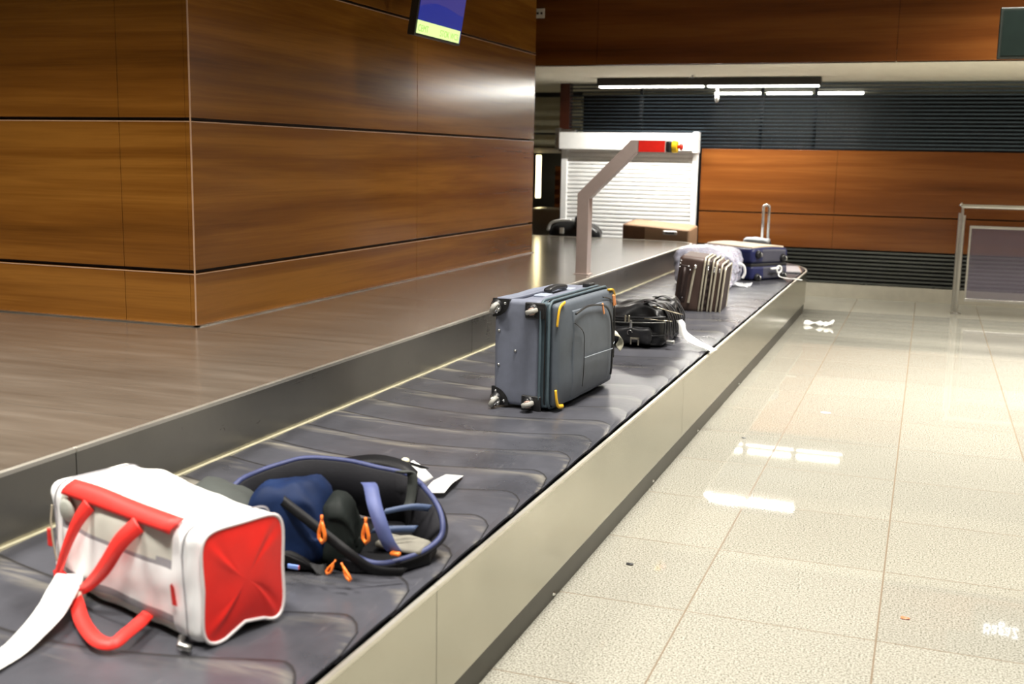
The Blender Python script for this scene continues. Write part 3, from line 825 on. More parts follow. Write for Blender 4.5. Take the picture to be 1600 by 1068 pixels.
# straps
strap(L3([(-1.513, 2.374, .605), (-1.421, 2.340, .575), (-1.348, 2.335, .535), (-1.281, 2.328, .50), (-1.222, 2.35, .455), (-1.16, 2.40, .44)]), [(.006, .004, .010)] * 3, 'compression_strap', bblack, .003, 5, bp)
strap(L3([(-1.33, 2.53, .615), (-1.30, 2.49, .618), (-1.267, 2.445, .59), (-1.240, 2.425, .55), (-1.220, 2.425, .505), (-1.208, 2.44, .475)]), [(.017, .008, 0)] * 3, 'load_strap', plain('periwinkle_webbing', (.07, .09, .23), .6), .003, 5, bp)
strap(L3([(-1.30, 2.50, .50), (-1.25, 2.51, .505), (-1.20, 2.55, .50)]), [(.004, .006, .008)] * 2, 'load_strap', plain('blue_webbing', (.035, .06, .13), .6), .003, 5, bp)
strap(L3([(-1.30, 2.56, .53), (-1.24, 2.60, .54), (-1.20, 2.64, .53)]), [(.004, .006, .008)] * 2, 'load_strap', MATS['blue_webbing'], .003, 5, bp)
strap(L3([(-1.32, 2.70, .60), (-1.29, 2.715, .595), (-1.285, 2.70, .53), (-1.29, 2.68, .50)]), [(.014, 0, 0)] * 2, 'shoulder_strap', bgrey, .006, 5, bp)
strap(L3([(-1.56, 2.77, .57), (-1.45, 2.785, .592), (-1.36, 2.785, .585), (-1.31, 2.775, .56)]), [(0, .02, .012)] * 2, 'shoulder_strap', bblack, .02, 5, bp)
def pullloop(c, s=1.0, name='zip_pull', d=(0, 0, -1)):
    c = Vector(c) - BO; w = Vector((.94, -.34, 0)); d = Vector(d).normalized()
    pts = [c + w * (x * s) + d * (z * s) for x, z in ((0, 0), (-.004, .014), (-.009, .028), (-.010, .040), (0, .049), (.010, .040), (.009, .028), (.004, .014))]
    MB().tube(pts, .0044 * s, 6, closed=True).build(name, borange, bp, smooth=True)
    MB().tube([c - d * .012 * s, c + d * .004], .003 * s, 6).build(name, borange, bp, smooth=True)
pullloop((-1.350, 2.325, .572), 1.15); pullloop((-1.268, 2.40, .555), 1.1)
pullloop((-1.303, 2.30, .478), .75, d=(-.5, 0, -.8)); pullloop((-1.275, 2.295, .475), .8, d=(.4, -.1, -.6))
MB().rbox((.285, -.125, .052), (.312, -.11, .062), .004, 1).build('zip_pull', borange, bp, smooth=True)
MB().rbox((.072, -.262, .035), (.105, -.256, .046), .002, 1, None, lambda c: 0 if c.x < .09 else 1).build('brand_label', [plain('label_blue', (.15, .25, .6), .5), plain('label_red', (.5, .1, .1), .5)], bp)
# paper tags behind the ring
strap(L3([(-1.452, 3.005, .525), (-1.43, 3.03, .50), (-1.405, 3.055, .462)]), [(.012, .034, .010)] * 2, 'luggage_tag', paper, .0012, 3, bp)
strap(L3([(-1.378, 3.06, .432), (-1.388, 3.14, .440), (-1.402, 3.23, .430), (-1.41, 3.30, .422)]), [(.030, .012, 0), (.034, .01, 0), (.030, .004, 0)], 'luggage_tag', plain('grey_paper', (.55, .55, .53), .6), .0012, 3, bp)
MB().rbox((.06, .395, .12), (.085, .42, .15), .01, 1).build('tag_clip', plain('clip_cream', (.75, .72, .5), .5), bp, smooth=True)
strap(L3([(-1.36, 2.80, .58), (-1.40, 2.90, .565), (-1.42, 2.96, .55), (-1.39, 3.02, .52)]), [(.01, .004, 0)] * 2, 'tag_loop', bblack, .003, 4, bp)

# ------------------------------------------------------------------ big grey blue suitcase
sc = thing('suitcase', 'large grey-blue fabric suitcase with yellow corner trims lying on its side', 'suitcase', (-1.404, 4.334, ZT + .012), (0, 0, 1.494))
sb = plain('slate_fabric', (.150, .165, .215), .62, 0, .08, 20, .15, 500)
sd = plain('slate_dark_fabric', (.078, .094, .115), .62, 0, .08, 20, .15, 500)
stl = plain('teal_grey_zip_tape', (.070, .105, .125), .55)
sbk = plain('black_plastic', (.012, .012, .013), .4)
syl = plain('yellow_trim', (.80, .46, .02), .45)
sor = plain('orange_pull', (.80, .30, .10), .5)
LS, WS, HS = .695, .285, .452
def sdef(g, p):
    q = p.copy()
    if g.z > .8: q.z -= .012 * (1 - g.x * g.x) * (1 if g.y > -.2 else .2)
    if g.x > .8: q.x -= 0
    q.z += nz(p, 6, .006) * (g.z > .6); return q
MB().rbox((0, .072, 0), (LS, WS, HS), .022, (12, 5, 10), sdef).build('body', sb, sc, smooth=True)
def ring_uz(v, inset, r, m, name, flat=None, rad=.055, x0=0, x1=LS, z0=0, z1=HS, par=sc):
    P = []; a0, a1, c0, c1 = x0 + inset, x1 - inset, z0 + inset, z1 - inset
    for (cx_, cz_, s) in ((a1 - rad, c1 - rad, 0), (a0 + rad, c1 - rad, 1), (a0 + rad, c0 + rad, 2), (a1 - rad, c0 + rad, 3)):
        for k in range(7):
            a = PI / 2 * (s + k / 6); P.append((cx_ + rad * math.cos(a), v, cz_ + rad * math.sin(a)))
    return MB().tube(P, r, 8, closed=True, flat=flat).build(name, m, par, smooth=True)
MB().rbox((.004, .030, .003), (LS - .004, .076, HS - .003), .012, (8, 2, 6)).build('expansion_gusset', stl, sc, smooth=True)
ring_uz(.070, -.003, .006, stl, 'zipper', rad=.045); ring_uz(.048, -.002, .0035, sbk, 'zipper_teeth', rad=.045); ring_uz(.032, -.002, .006, stl, 'zipper', rad=.045)
def fdef(g, p):
    q = p.copy()
    if g.y < 0: q.y -= .022 * (1 - g.x ** 4) * (1 - g.z ** 4)
    q.y += nz(p, 7, .006) * (g.y < -.3)
    # corners of the lid pulled in
    k = 1 - .018 * (abs(g.x) * abs(g.z)) ** 3
    q.x = LS / 2 + (q.x - LS / 2) * k; q.z = HS / 2 + (q.z - HS / 2) * k
    return q
MB().rbox((.006, -.005, .004), (LS - .004, .034, HS - .004), .030, (20, 2, 16), fdef).build('front_lid', sd, sc, smooth=True)
def fy(x, z):
    gx, gz = x / LS * 2 - 1, z / HS * 2 - 1
    return -.005 - .022 * (1 - gx ** 4) * (1 - gz ** 4)
def fcurve(pts, r, m, name, dy=-.003, k=6, closed=False, par=sc):
    P = smoothpts([(x, 0, z) for x, z in pts], k, closed)
    return MB().tube([(p.x, fy(p.x, p.z) + dy, p.z) for p in P], r, 6, closed=closed).build(name, m, par, smooth=True)
# raised front pocket
def pdef(g, p):
    q = p.copy(); q.y += fy(q.x, q.z) + .012; 
    if g.y < 0: q.y -= .010 * (1 - g.x ** 4) * (1 - g.z ** 4)
    if g.x < -.5: q.x += .075 * max(0, -g.z + .2) ** .5 * 0 + .05 * (math.tanh((.12 - q.z * 0) * 0))
    return q
MB().rbox((.135, -.016, .030), (.60, -.004, .405), .010, (14, 1, 12), pdef).build('front_pocket', sb if False else plain('slate_pocket_fabric', (.098, .115, .137), .62, 0, .08, 20, .15, 500), sc, smooth=True)
fcurve([(.12, .395), (.25, .412), (.40, .402), (.50, .375), (.555, .30), (.575, .18), (.575, .06)], .005, sbk, 'pocket_zip', -.022)
fcurve([(.50, .425), (.60, .405), (.665, .37), (.68, .28), (.682, .12)], .003, sbk, 'pocket_zip', -.006)
fcurve([(.10, .36), (.19, .31), (.205, .24), (.205, .07)], .002, sbk, 'seam', -.022)
fcurve([(.205, .196), (.35, .192), (.57, .183)], .0022, plain('pale_seam', (.22, .25, .28), .5), 'seam', -.026)
fcurve([(.60, .19), (.65, .20)], .0018, MATS['pale_seam'], 'seam', -.014)
fcurve([(.60, .39), (.62, .33), (.62, .2), (.61, .07)], .002, sbk, 'seam', -.012)
# yellow corner trims
def ytrim(pts, name='corner_trim'): MB().tube([(x, y, z) for x, y, z in smoothpts(pts, 5)], .005, 8, flat=(.009, .005)).build(name, syl, sc, smooth=True)
ytrim([(.006, -.002, HS - .10), (.008, -.006, HS - .05), (.022, -.008, HS - .018), (.062, -.010, HS - .006)])
ytrim([(.006, -.002, .085), (.008, -.006, .045), (.024, -.008, .014), (.070, -.010, .006)])
ytrim([(LS - .085, -.006, HS - .006), (LS - .035, -.006, HS - .010), (LS - .008, -.004, HS - .035), (LS - .004, -.002, HS - .07)])
def zpull(x, z, dx, dz, name='zip_pull'):
    MB().rbox((-.006, -.004, -.055), (.006, .002, 0), .0025, 1).xf(Matrix.Identity(4)).build(name, sor, sc).matrix_local = Matrix.Translation((x, fy(x, z) - .024, z)) @ Matrix.Rotation(math.atan2(dx, -dz) * -1, 4, 'Y')
zpull(.43, .405, .5, -1); zpull(.585, .428, .35, -1); zpull(.60, .425, .5, -1)
# wheel face hardware
def corner_guard(v, z, sv, sz):
    V = []; n = 8
    for x in (-.006, .004):
        V.append((x, v, z))
        for k in range(n + 1):
            a = PI / 2 * k / n; V.append((x, v - sv * .075 * math.cos(a), z + sz * .075 * math.sin(a)))
    m = n + 2; Fs = [tuple(range(m)), tuple(range(m, 2 * m))[::-1]] + [(i, (i + 1) % m, m + (i + 1) % m, m + i) for i in range(m)]
    MB().raw(V, Fs).build('corner_guard', sbk, sc, bevel=.002)
    for k in (.25, .75, 1.25 if False else .5):
        a = PI / 2 * (k * 1.25 - .12 if k != .5 else .5); rr = .058 if k != .5 else .02
        MB().lathe((-.006, v - sv * rr * math.cos(a), z + sz * rr * math.sin(a)), (-1, 0, 0), [(0, .007), (.002, .006), (.004, .001)], 12).build('rivet', silver, sc, smooth=True)
corner_guard(WS + .002, HS + .0, 1, -1); corner_guard(WS + .002, 0, 1, 1)
wheelm = plain('wheel_rubber', (.33, .32, .29), .5); hubm = plain('wheel_hub', (.45, .30, .25), .35)
def wheel(v, z, ang, red=False):
    t_ = bpy.data.objects.new('caster', None)
    M = Matrix.Translation((-.004, v, z))
    MB().xf(M).lathe((0, 0, 0), (-1, 0, 0), [(0, .026), (.006, .026), (.012, .018), (.02, .016)], 16).build('caster_swivel', sbk, sc, smooth=True)
    w = MB(); ax = Vector((0, math.cos(ang), math.sin(ang))); off = Vector((-.034, -math.sin(ang) * .010, math.cos(ang) * -.010)) + Vector((-.004, v, z))
    W = w.lathe(off - ax * .010, ax, [(0, .010), (0, .022), (.003, .027), (.017, .027), (.020, .022), (.020, .010)], 24).build('wheel', wheelm, sc, smooth=True)
    for s_ in (-1, 1):
        MB().lathe(off + ax * .0105 * s_, ax * s_, [(0, .014), (.003, .012), (.005, .002)], 16).build('hub_cap', hubm if red else silver, W, smooth=True)
    f = MB(); side = ax * .015
    for s_ in (-1, 1):
        f.tube([Vector((-.008, v, z)) + side * s_ * .8, off + side * s_ + Vector((.012, 0, 0)), off + side * s_], [.012, .010, .007], 8)
    f.build('caster_fork', dullmetal if not red else sbk, sc, smooth=True)
wheel(.270, .425, .5); wheel(.105, .417, 1.25, True); wheel(.268, .025, .55); wheel(.115, .024, 1.25, True)
for v, z in ((.105, .417), (.115, .022)):
    MB().rbox((-.008, v - .055, z - .038), (.004, v + .035, z + .030), .008, 1).build('wheel_housing', sbk, sc, smooth=True)
for v, z in ((.26, .317), (.183, .236), (.26, .171)):
    MB().lathe((-.001, v, z), (-1, 0, 0), [(0, .0065), (.003, .006), (.005, .001)], 12).build('rivet', dullmetal, sc, smooth=True)
# top side: handle, flap seams, lock, feet
MB().rbox((.30, .150, HS - .002), (.50, .190, HS + .020), .012, (6, 2, 1), lambda g, p: p + Vector((0, 0, .008 * (1 - g.x * g.x)))).build('side_handle', sbk, sc, smooth=True)
MB().rbox((.215, .14, HS - .012), (.30, .20, HS - .001), .006, 1).build('handle_anchor', plain('pale_blue_webbing', (.30, .34, .42), .5), sc, smooth=True)
MB().rbox((.50, .14, HS - .014), (.575, .20, HS - .001), .006, 1).build('handle_anchor', MATS['pale_blue_webbing'], sc, smooth=True)
MB().rbox((.61, .085, HS - .008), (.675, .125, HS + .016), .006, 1).build('lock', sbk, sc, smooth=True)
MB().tube(smoothpts([(.02, .235, HS + .001), (.2, .225, HS - .008), (.4, .232, HS - .009), (.65, .22, HS - .003)], 5), .003, 6).build('flap_seam', sbk, sc, smooth=True)
MB().rbox((.001, .21, HS - .012), (.62, .276, HS + .006), .008, (8, 2, 1), sdef).build('top_flap', sb, sc, smooth=True)
# paper tags at far end
tt = MB().box((LS - .01, .02, .14), (LS + .004, .05, .27)).build('address_tag', paper, sc)
strap([(LS + .006, .00, .235), (LS + .04, -.02, .220), (LS + .06, -.025, .185), (LS + .04, -.015, .155)], [(.0, .012, .014)] * 2, 'paper_tag', plain('tag_beige', (.60, .58, .46), .6), .0012, 4, sc)

# ------------------------------------------------------------------ black soft bag
kb = thing('travel_bag', 'black soft travel bag with many zips and a long white tag', 'travel bag', (-1.86, 6.13, ZT), (0, 0, 0))
kl = plain('black_leather_nylon', (.010, .010, .011), .32, 0, .3, 12, .5, 28)
kg = plain('charcoal_nylon', (.022, .022, .025), .40, 0, .3, 12, .5, 24)
def kdef(g, p):
    q = p.copy()
    q.z += (.035 * math.exp(-((g.x - .55) ** 2) / .35) - .035 * max(0, -g.x)) * (g.z > 0) + .01 * (g.z > 0)
    w = nz(p, 10, .022) + nz((p.x * .5, p.y, p.z * 2.2), 18, .012, 3)
    q.y += w * (abs(g.y) > .6); q.z += w * (g.z > .5); q.x += w * .8 * (abs(g.x) > .7); return q
MB().rbox((0, 0, 0), (.515, .52, .195), .05, (26, 14, 14), kdef).build('body', kl, kb, smooth=True)
MB().rbox((.06, -.045, .02), (.45, .03, .115), .03, (22, 5, 10), lambda g, p: p + Vector((0, nz(p, 14, .02), nz(p, 16, .014, 2)))).build('front_pocket', kg, kb, smooth=True)
for z, m in ((.060, .0035), (.135, .003), (.150, .003), (.165, .003)):
    MB().tube(smoothpts([(-.01, -.012, z - .01), (.12, -.022, z), (.30, -.026, z + .004), (.44, -.02, z + .010), (.515, .02, z + .012)], 5), m, 6).build('zipper', dullmetal if z == .135 else sbk, kb, smooth=True)
gold = plain('pale_gold_metal', (.72, .66, .52), .3, 1)
def kclip(x, z, w, h, m=gold):
    MB().rbox((x - w / 2, -.062, z - h / 2), (x + w / 2, -.050, z + h / 2), .003, 1).build('zip_pull', m, kb, smooth=True)
kclip(.335, .135, .014, .046, silver); kclip(.302, .165, .009, .040); kclip(.322, .165, .009, .040)
b = MB()
for (x0, x1, z0, z1) in ((.335, .343, .02, .055), (.378, .386, .018, .06), (.335, .386, .050, .060)): b.box((x0, -.064, z0), (x1, -.054, z1))
b.build('buckle', gold, kb, bevel=.002)
MB().tube([(.33 + .014 * math.cos(a), -.06, .088 + .014 * math.sin(a)) for a in [k * .6 for k in range(8)]], .0025, 6).build('ring', silver, kb, smooth=True)
# wrinkled straps bundled over the right end
for i in range(9):
    y = .03 + .05 * i; r_ = random.uniform(-.02, .02)
    P = smoothpts([(.36 + r_, y + .02, .236), (.43, y - .01, .250 + r_ * .5), (.50, y + r_, .215), (.535, y + .02, .14), (.54 + r_ * .3, y, .06)], 5)
    MB().tube(P, .008 + .004 * random.random(), 6, flat=(.012, .004)).build('shoulder_strap', kl if i % 2 else kg, kb, smooth=True)
MB().tube(smoothpts([(.44, .02, .235), (.49, .01, .225), (.56, .12, .19), (.57, .22, .17)], 5), .003, 6).build('wire_loop', gold, kb, smooth=True)
MB().tube(smoothpts([(.40, -.01, .165), (.47, -.01, .162), (.545, .06, .150)], 5), .003, 6).build('wire_loop', gold, kb, smooth=True)
kt = strap([(.565, .16, .145), (.585, .14, .125), (.595, .13, .08), (.64, .13, .045), (.70, .09, .026), (.76, .03, .020), (.808, -.045, .018)], [(.016, .0, .004), (.018, .005, .004), (.018, .012, .010), (.014, .030, .008), (.012, .034, .004), (.012, .034, .0), (.012, .034, 0)], 'luggage_tag', paper, .0012, 5, kb)
kt['label'] = 'long white paper tag reaching to the carousel rim'
MB().rbox((.53, -.02, .03), (.575, .02, .05), .006, 1).build('side_buckle', dullmetal, kb, smooth=True)

# ------------------------------------------------------------------ brown striped suitcase
bs = thing('suitcase', 'brown upright suitcase with pale piping stripes, handle side to the front', 'suitcase', (-1.655, 7.78, ZT), (0, math.radians(5.5), .06))
br = plain('brown_fabric', (.060, .034, .026), .55, 0, .1, 12, .1, 300)
brd = plain('dark_brown_fabric', (.022, .010, .008), .6, 0, .2, 30, .5, 60)
pip = plain('silver_beige_piping', (.52, .48, .38), .35, .2)
HB = .395
def bsdef(g, p):
    q = p.copy(); q.x += .018 * g.z * 0; q.y += nz(p, 9, .006); return q
MB().rbox((0, 0, 0), (.185, .42, HB), .03, (6, 8, 10), bsdef).build('body', br, bs, smooth=True)
MB().rbox((.175, .006, .006), (.240, .41, HB - .008), .03, (6, 8, 30), lambda g, p: p + Vector((0, -.006 * abs(math.sin(p.z * 60)) * (g.y < -.5), 0))).build('expansion_gusset', brd, bs, smooth=True)
MB().rbox((.228, .01, .01), (.300, .40, HB - .018), .035, (5, 8, 10), bsdef).build('front_pocket', br, bs, smooth=True)
MB().rbox((.292, .02, .02), (.335, .38, HB - .05), .03, (4, 8, 8), bsdef).build('outer_pocket', brd, bs, smooth=True)
def yzring(x, z1, r, inset=.0, y1=.41, rad=.035):
    P = []; a0, a1, c0, c1 = inset - .003, y1 - inset, .004 + inset, z1 - inset
    for (cy_, cz_, s) in ((a1 - rad, c1 - rad, 0), (a0 + rad, c1 - rad, 1), (a0 + rad, c0 + rad, 2), (a1 - rad, c0 + rad, 3)):
        for k in range(5): a = PI / 2 * (s + k / 4); P.append((x, cy_ + rad * math.cos(a), cz_ + rad * math.sin(a)))
    MB().tube(P, r, 6, closed=True).build('piping', pip, bs, smooth=True)
for x, z1, r in ((.182, HB + .002, .0075), (.205, HB, .0065), (.242, HB - .002, .0065), (.266, HB - .014, .0075), (.303, HB - .028, .0065), (.330, HB - .045, .007)): yzring(x, z1, r)
MB().tube(smoothpts([(.045, -.006, .31), (.050, -.032, .28), (.048, -.038, .20), (.045, -.032, .12), (.04, -.006, .09)], 5), .011, 8).build('carry_handle', brd, bs, smooth=True)
MB().rbox((.015, -.004, .07), (.080, .004, .33), .02, (2, 1, 4)).build('handle_recess', brd, bs, smooth=True)
MB().cyl((.105, -.010, .07), (.118, -.010, .325), .0085, 10).build('pull_cord', pip, bs)
MB().lathe((.118, -.012, .315), (0, 0, 1), [(0, .006), (.006, .014), (.022, .014), (.03, .004)], 12).build('cord_toggle', silver, bs, smooth=True)
for (x, z) in ((.014, .36), (.012, .34), (.012, .315), (.07, .325), (.055, .10), (.02, .05), (.085, .30)): MB().lathe((x, -.001, z), (0, -1, 0), [(0, .006), (.003, .005), (.005, .001)], 10).build('rivet', silver, bs, smooth=True)
for (x, z) in ((.180, .35), (.180, .335), (.180, .32), (.225, .34), (.225, .325), (.228, .31), (.262, .33), (.262, .315)): MB().rbox((x + .029 - .006, -.014, z - .006), (x + .029 + .006, -.004, z + .006), .002, 1).build('zip_slider', silver, bs, smooth=True)
MB().rbox((-.035, .0, .03), (.005, .05, .06), .01, 1).build('wheel', brd, bs, smooth=True)
for x in (.05, .26): MB().rbox((x, .06, -.010), (x + .04, .10, .004), .004, 1).build('foot', sbk, bs)

# ------------------------------------------------------------------ plastic wrapped checked bag
def wrap_mat():
    n = N('checked_bag_in_clear_wrap'); v = n.coords((1, 1, 1))
    bk = n.add('ShaderNodeTexBrick'); bk.inputs['Scale'].default_value = 18; bk.inputs['Mortar Size'].default_value = .03
    bk.inputs['Color1'].default_value = (.52, .56, .70, 1); bk.inputs['Color2'].default_value = (.64, .65, .72, 1); bk.inputs['Mortar'].default_value = (.40, .30, .40, 1)
    mp = n.add('ShaderNodeMapping'); mp.inputs['Rotation'].default_value = (PI / 2, 0, 0); tc = n.add('ShaderNodeTexCoord')
    n.link(tc.outputs['Object'], mp.inputs['Vector']); n.link(mp.outputs[0], bk.inputs['Vector'])
    w = n.noise(v, 14, 5, .7, 1.0); c = n.mix(n.ramp(w, [(.50, (0, 0, 0)), (.72, (1, 1, 1))]), bk.outputs['Color'], (.62, .68, .80))
    d = n.noise(n.coords(loc=(3, 1, 2)), 9, 4); c = n.mix(n.math('MULTIPLY', n.ramp(d, [(.52, (0, 0, 0)), (.66, (1, 1, 1))]), .6), c, (.28, .30, .40))
    n.set(col=c, rough=.22, coat=.6); n.bump(n.noise(v, 22, 5, .7, 1.5), .9, .01); return n.m
wm = wrap_mat()
pb = thing('wrapped_bag', 'pale checked bag wrapped in crinkled clear plastic behind the brown suitcase', 'bag', (-2.02, 9.47, ZT))
def wdef(g, p):
    q = p.copy(); w = nz(p, 7, .018) + nz(p, 24, .014, 4)
    q.z += w * (g.z > -.6) + .015 * (1 - g.x * g.x) * (g.z > 0) - .07 * max(0, g.x) ** 4 * (g.z > 0) + .0; q.y += w * (abs(g.y) > .5); q.x += w * (abs(g.x) > .6); return q
MB().rbox((0, 0, 0), (.52, .46, .305), .06, (26, 20, 14), wdef).build('body', wm, pb, smooth=True)
clear = N('clear_film'); clear.set(col=(.85, .87, .9), rough=.15, alpha=.55, spec=.8); clear.bump(clear.noise(clear.coords(), 30, 4), .8, .01); clear = clear.m
def fdeform(g, p): return p + Vector((nz(p, 12, .03), nz(p, 14, .03, 2), nz(p, 18, .02, 4)))
MB().rbox((.40, -.15, .0), (.52, .02, .05), .02, (8, 8, 3), fdeform).build('loose_film', wm, pb, smooth=True)
MB().rbox((.50, .02, .002), (.64, .20, .02), .008, (8, 8, 1), fdeform).build('loose_film', clear, pb, smooth=True)
MB().tube(smoothpts([(.52, .22, .18), (.56, .25, .16), (.57, .27, .10), (.55, .27, .05)], 5), .012, 8).build('side_handle', paper, pb, smooth=True)

# ------------------------------------------------------------------ navy suitcase lying flat
nv = thing('suitcase', 'navy suitcase with glare painted pale on its top lying flat at the far bend of the belt', 'suitcase', (-1.436, 10.01, ZT), (0, 0, .92))
nb = plain('navy_fabric', (.010, .014, .075), .45, 0, .15)
ng = plain('dark_grey_panel', (.060, .060, .085), .40, 0, .1)
ntop = plain('pale_beige_glare', (.62, .50, .36), .5, 0, .08)  # pale colour stands in for lamp glare on the top fabric
npick = lambda c: 1 if (c.y < .006 and .13 < c.x < .42) else 0
MB().rbox((0, 0, .005), (.455, .66, .135), .03, (10, 8, 4), None, npick).build('base_shell', [nb, ng], nv, smooth=True)
MB().rbox((.006, .008, .12), (.45, .65, .155), .01, (4, 4, 1)).build('zipper_band', sbk, nv, smooth=True)
MB().rbox((0, 0, .15), (.455, .66, .285), .035, (12, 8, 4), lambda g, p: p + Vector((0, 0, .012 * (1 - g.x * g.x) * (g.z > 0))), npick).build('lid_shell', [nb, ng], nv, smooth=True)
MB().rbox((.03, .03, .278), (.425, .63, .300), .01, (8, 8, 1), lambda g, p: p + Vector((0, 0, .012 * (1 - g.x * g.x)))).build('top_glare', ntop, nv, smooth=True)
def nwheel(u, z):
    W = MB().lathe((u, .002, z), (0, -1, 0), [(0, .038), (.012, .036), (.03, .028), (.032, .02)], 18).build('wheel_cup', sbk, nv, smooth=True)
    MB().lathe((u - .005, -.030, z), (1, 0, 0), [(0, .012), (0, .022), (.012, .022), (.012, .01)], 16).build('wheel', dullmetal, W, smooth=True)
nwheel(.077, .235); nwheel(.385, .195); nwheel(.075, .03); nwheel(.39, .04)
MB().tube(smoothpts([(.21, -.03, .105), (.25, -.035, .108), (.30, -.04, .11)], 4), .010, 8).build('tag_clip', paper, nv, smooth=True)
MB().tube([(.30 + .030 * math.cos(a), -.045, .10 + .030 * math.sin(a)) for a in [2 * PI * k / 16 for k in range(16)]], .008, 6, closed=True).build('tag_ring', paper, nv, smooth=True)
strap([(.30, -.05, .075), (.29, -.06, .04), (.33, -.12, .024), (.35, -.19, .026), (.36, -.27, .022)], [(.008, 0, .0), (.010, .002, .0), (.022, .006, 0), (.026, .01, 0), (.018, .01, 0)], 'luggage_tag', paper, .0012, 5, nv)

# small trolley bag with raised handle
tr = thing('trolley_bag', 'small grey and black trolley bag with raised chrome handle behind the navy suitcase', 'trolley bag', (-1.70, 11.95, ZT))
MB().rbox((-.20, -.12, 0), (.17, .12, .20), .03, (8, 4, 6), lambda g, p: p + Vector((0, nz(p, 9, .02), nz(p, 9, .03) + .02 * (g.z > 0) * g.x))).build('body', plain('black_bag_fabric', (.02, .02, .022), .5), tr, smooth=True)
MB().rbox((-.10, -.11, .185), (.16, .11, .245), .025, (8, 5, 2), lambda g, p: p + Vector((0, 0, .015 * (1 - g.x * g.x) + nz(p, 10, .02)))).build('top_pocket', plain('silver_grey_fabric', (.42, .44, .46), .45), tr, smooth=True)
b = MB(); xs = (.075, .135)
b.tube([(xs[0], .05, .16)] + [(.105 - .030 * math.cos(a), .05, .575 + .028 * math.sin(a)) for a in [PI * k / 8 for k in range(9)]] + [(xs[1], .05, .16)], .015, 10)
b.build('telescopic_handle', plain('chrome_handle', (.80, .78, .74), .25, .9), tr, smooth=True)
# added pale slab standing in for the shiny belt plate and rim
fp = thing('added_belt_plate', 'pale grey slab added for the shiny belt plate beyond the navy suitcase at the belt corner', 'belt_plate', (-1.235, 11.20, ZT), (0, 0, .15))
MB().rbox((-.13, -.26, .0), (.10, .30, .022), .010, (4, 4, 1)).build('slab_top', plain('belt_sheen_grey', (.42, .40, .42), .35), fp, smooth=True)
MB().tube([(.10, -.25, .012), (.103, .29, .012)], .007, 6).build('rim_edge', plain('tan_edge', (.45, .28, .16), .5), fp)

# brown suitcase on the far leg
fb = thing('suitcase', 'tan brown suitcase in front of the roller shutter on the far belt', 'suitcase', (-3.13, 11.93, ZT), (0, 0, -.03))
tb = plain('tan_fabric', (.36, .22, .13), .55, 0, .06); tb2 = plain('dark_tan_fabric', (.13, .060, .028), .6)
def tdef(g, p):
    q = p.copy(); 
    if g.z > 0: q.z += -.045 * max(0, (g.x + 1) / 2) ** 1.3 * g.z - .03 * (1 - g.y) * .5 * g.z
    return q
MB().rbox((.0, 0, 0), (.20, .40, .385), .02, (4, 6, 8), tdef).build('side_shell', tb2, fb, smooth=True)
MB().rbox((.03, -.012, .0), (.75, .40, .392), .03, (10, 6, 8), tdef, lambda c: 1 if (c.x < .25 and c.y < .012 and c.z < .33) else 0).build('body', [tb, tb2], fb, smooth=True)
MB().rbox((.46, -.035, .255), (.62, -.005, .300), .014, (4, 1, 2)).build('carry_handle', dullmetal, fb, smooth=True)
MB().rbox((.49, -.040, .268), (.59, -.03, .290), .006, (2, 1, 1)).build('handle_grip', sbk, fb, smooth=True)
fk = thing('duffel_bag', 'black and white bag in front of the steel cabinet on the far belt', 'duffel bag', (-4.00, 11.95, ZT))
MB().rbox((0, 0, 0), (.58, .30, .30), .09, (12, 6, 8), lambda g, p: p + Vector((nz(p, 8, .02), nz(p, 8, .02, 2), nz(p, 9, .03, 4) + .05 * (1 - (g.x + .1) ** 2) * (g.z > 0)))).build('body', kl, fk, smooth=True)
MB().tube(smoothpts([(.0, .02, .25), (.04, -.01, .33), (.14, -.02, .365), (.28, -.02, .375)], 5), .016, 8, flat=(.02, .010)).build('white_stripe', paper, fk, smooth=True)
MB().rbox((.15, -.03, .22), (.20, -.015, .285), .004, 1).build('white_badge', paper, fk)
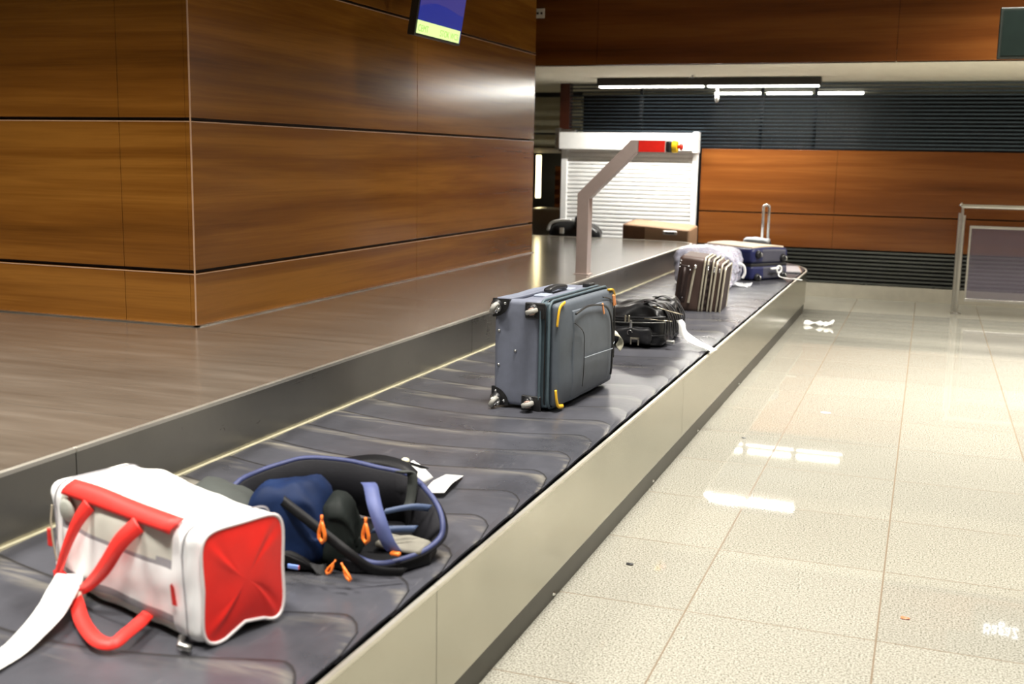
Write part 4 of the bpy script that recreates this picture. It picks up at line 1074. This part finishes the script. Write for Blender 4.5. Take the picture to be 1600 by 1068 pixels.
MB().rbox((.32, -.02, .30), (.42, .12, .42), .02, (3, 3, 3)).build('top_pouch', kg, fk, smooth=True)
fl = thing('rucksack', 'small black rucksack with white strap just right of the wood block corner', 'rucksack', (-4.42, 11.95, ZT))
MB().rbox((0, 0, 0), (.16, .28, .28), .06, (6, 6, 6), lambda g, p: p + Vector((nz(p, 8, .02), 0, nz(p, 9, .03)))).build('body', kl, fl, smooth=True)
MB().tube(smoothpts([(.10, -.01, .30), (.16, -.02, .29), (.20, -.02, .24), (.205, -.02, .19)], 5), .014, 8).build('white_strap', paper, fl, smooth=True)

# ------------------------------------------------------------------ lights
def area(name, loc, sx, sy_, power, col=(1, .95, .87), spread=PI, rot=(0, 0, 0)):
    l = bpy.data.lights.new(name, 'AREA'); l.shape = 'RECTANGLE'; l.size = sx; l.size_y = sy_; l.energy = power; l.color = col; l.spread = spread
    o = bpy.data.objects.new(name, l); COL.objects.link(o); o.location = loc; o.rotation_euler = rot; return o
SPR = math.radians(98)
for x, y, p in ((2.4, .6, 45), (2.4, 3.8, 50), (2.4, 7.0, 75), (1.8, 9.0, 120), (.8, 8.4, 100), (-.6, .6, 85), (-.7, 3.8, 85), (-.7, 7.0, 95), (-3.9, 1.9, 125), (-.2, -2.6, 70), (5, 4, 40), (-6, 1.5, 40)):
    area('ceiling_lamp', (x, y, 4.5), 1.25, .32, p, spread=SPR)
area('strip_lamp', (-2.29, 11.98, 2.22), 2.3, .04, 75, (1, .97, .9))
area('recess_lamp', (-1.7, 14.4, 2.2), 1.8, .05, 4, (1, .97, .9))
area('far_fill_light', (3.9, 11.6, 2.32), 2.2, .3, 110, (1, .95, .86))  # added fill without a fitting, brightens the far floor and back wall
w = bpy.data.worlds.new('world'); S.world = w; w.use_nodes = True
w.node_tree.nodes['Background'].inputs[0].default_value = (1, .94, .85, 1); w.node_tree.nodes['Background'].inputs[1].default_value = .07
S.view_settings.view_transform = 'Standard'; S.view_settings.look = 'None'; S.view_settings.gamma = 1
S.view_settings.use_curve_mapping = False; S.view_settings.exposure = .58
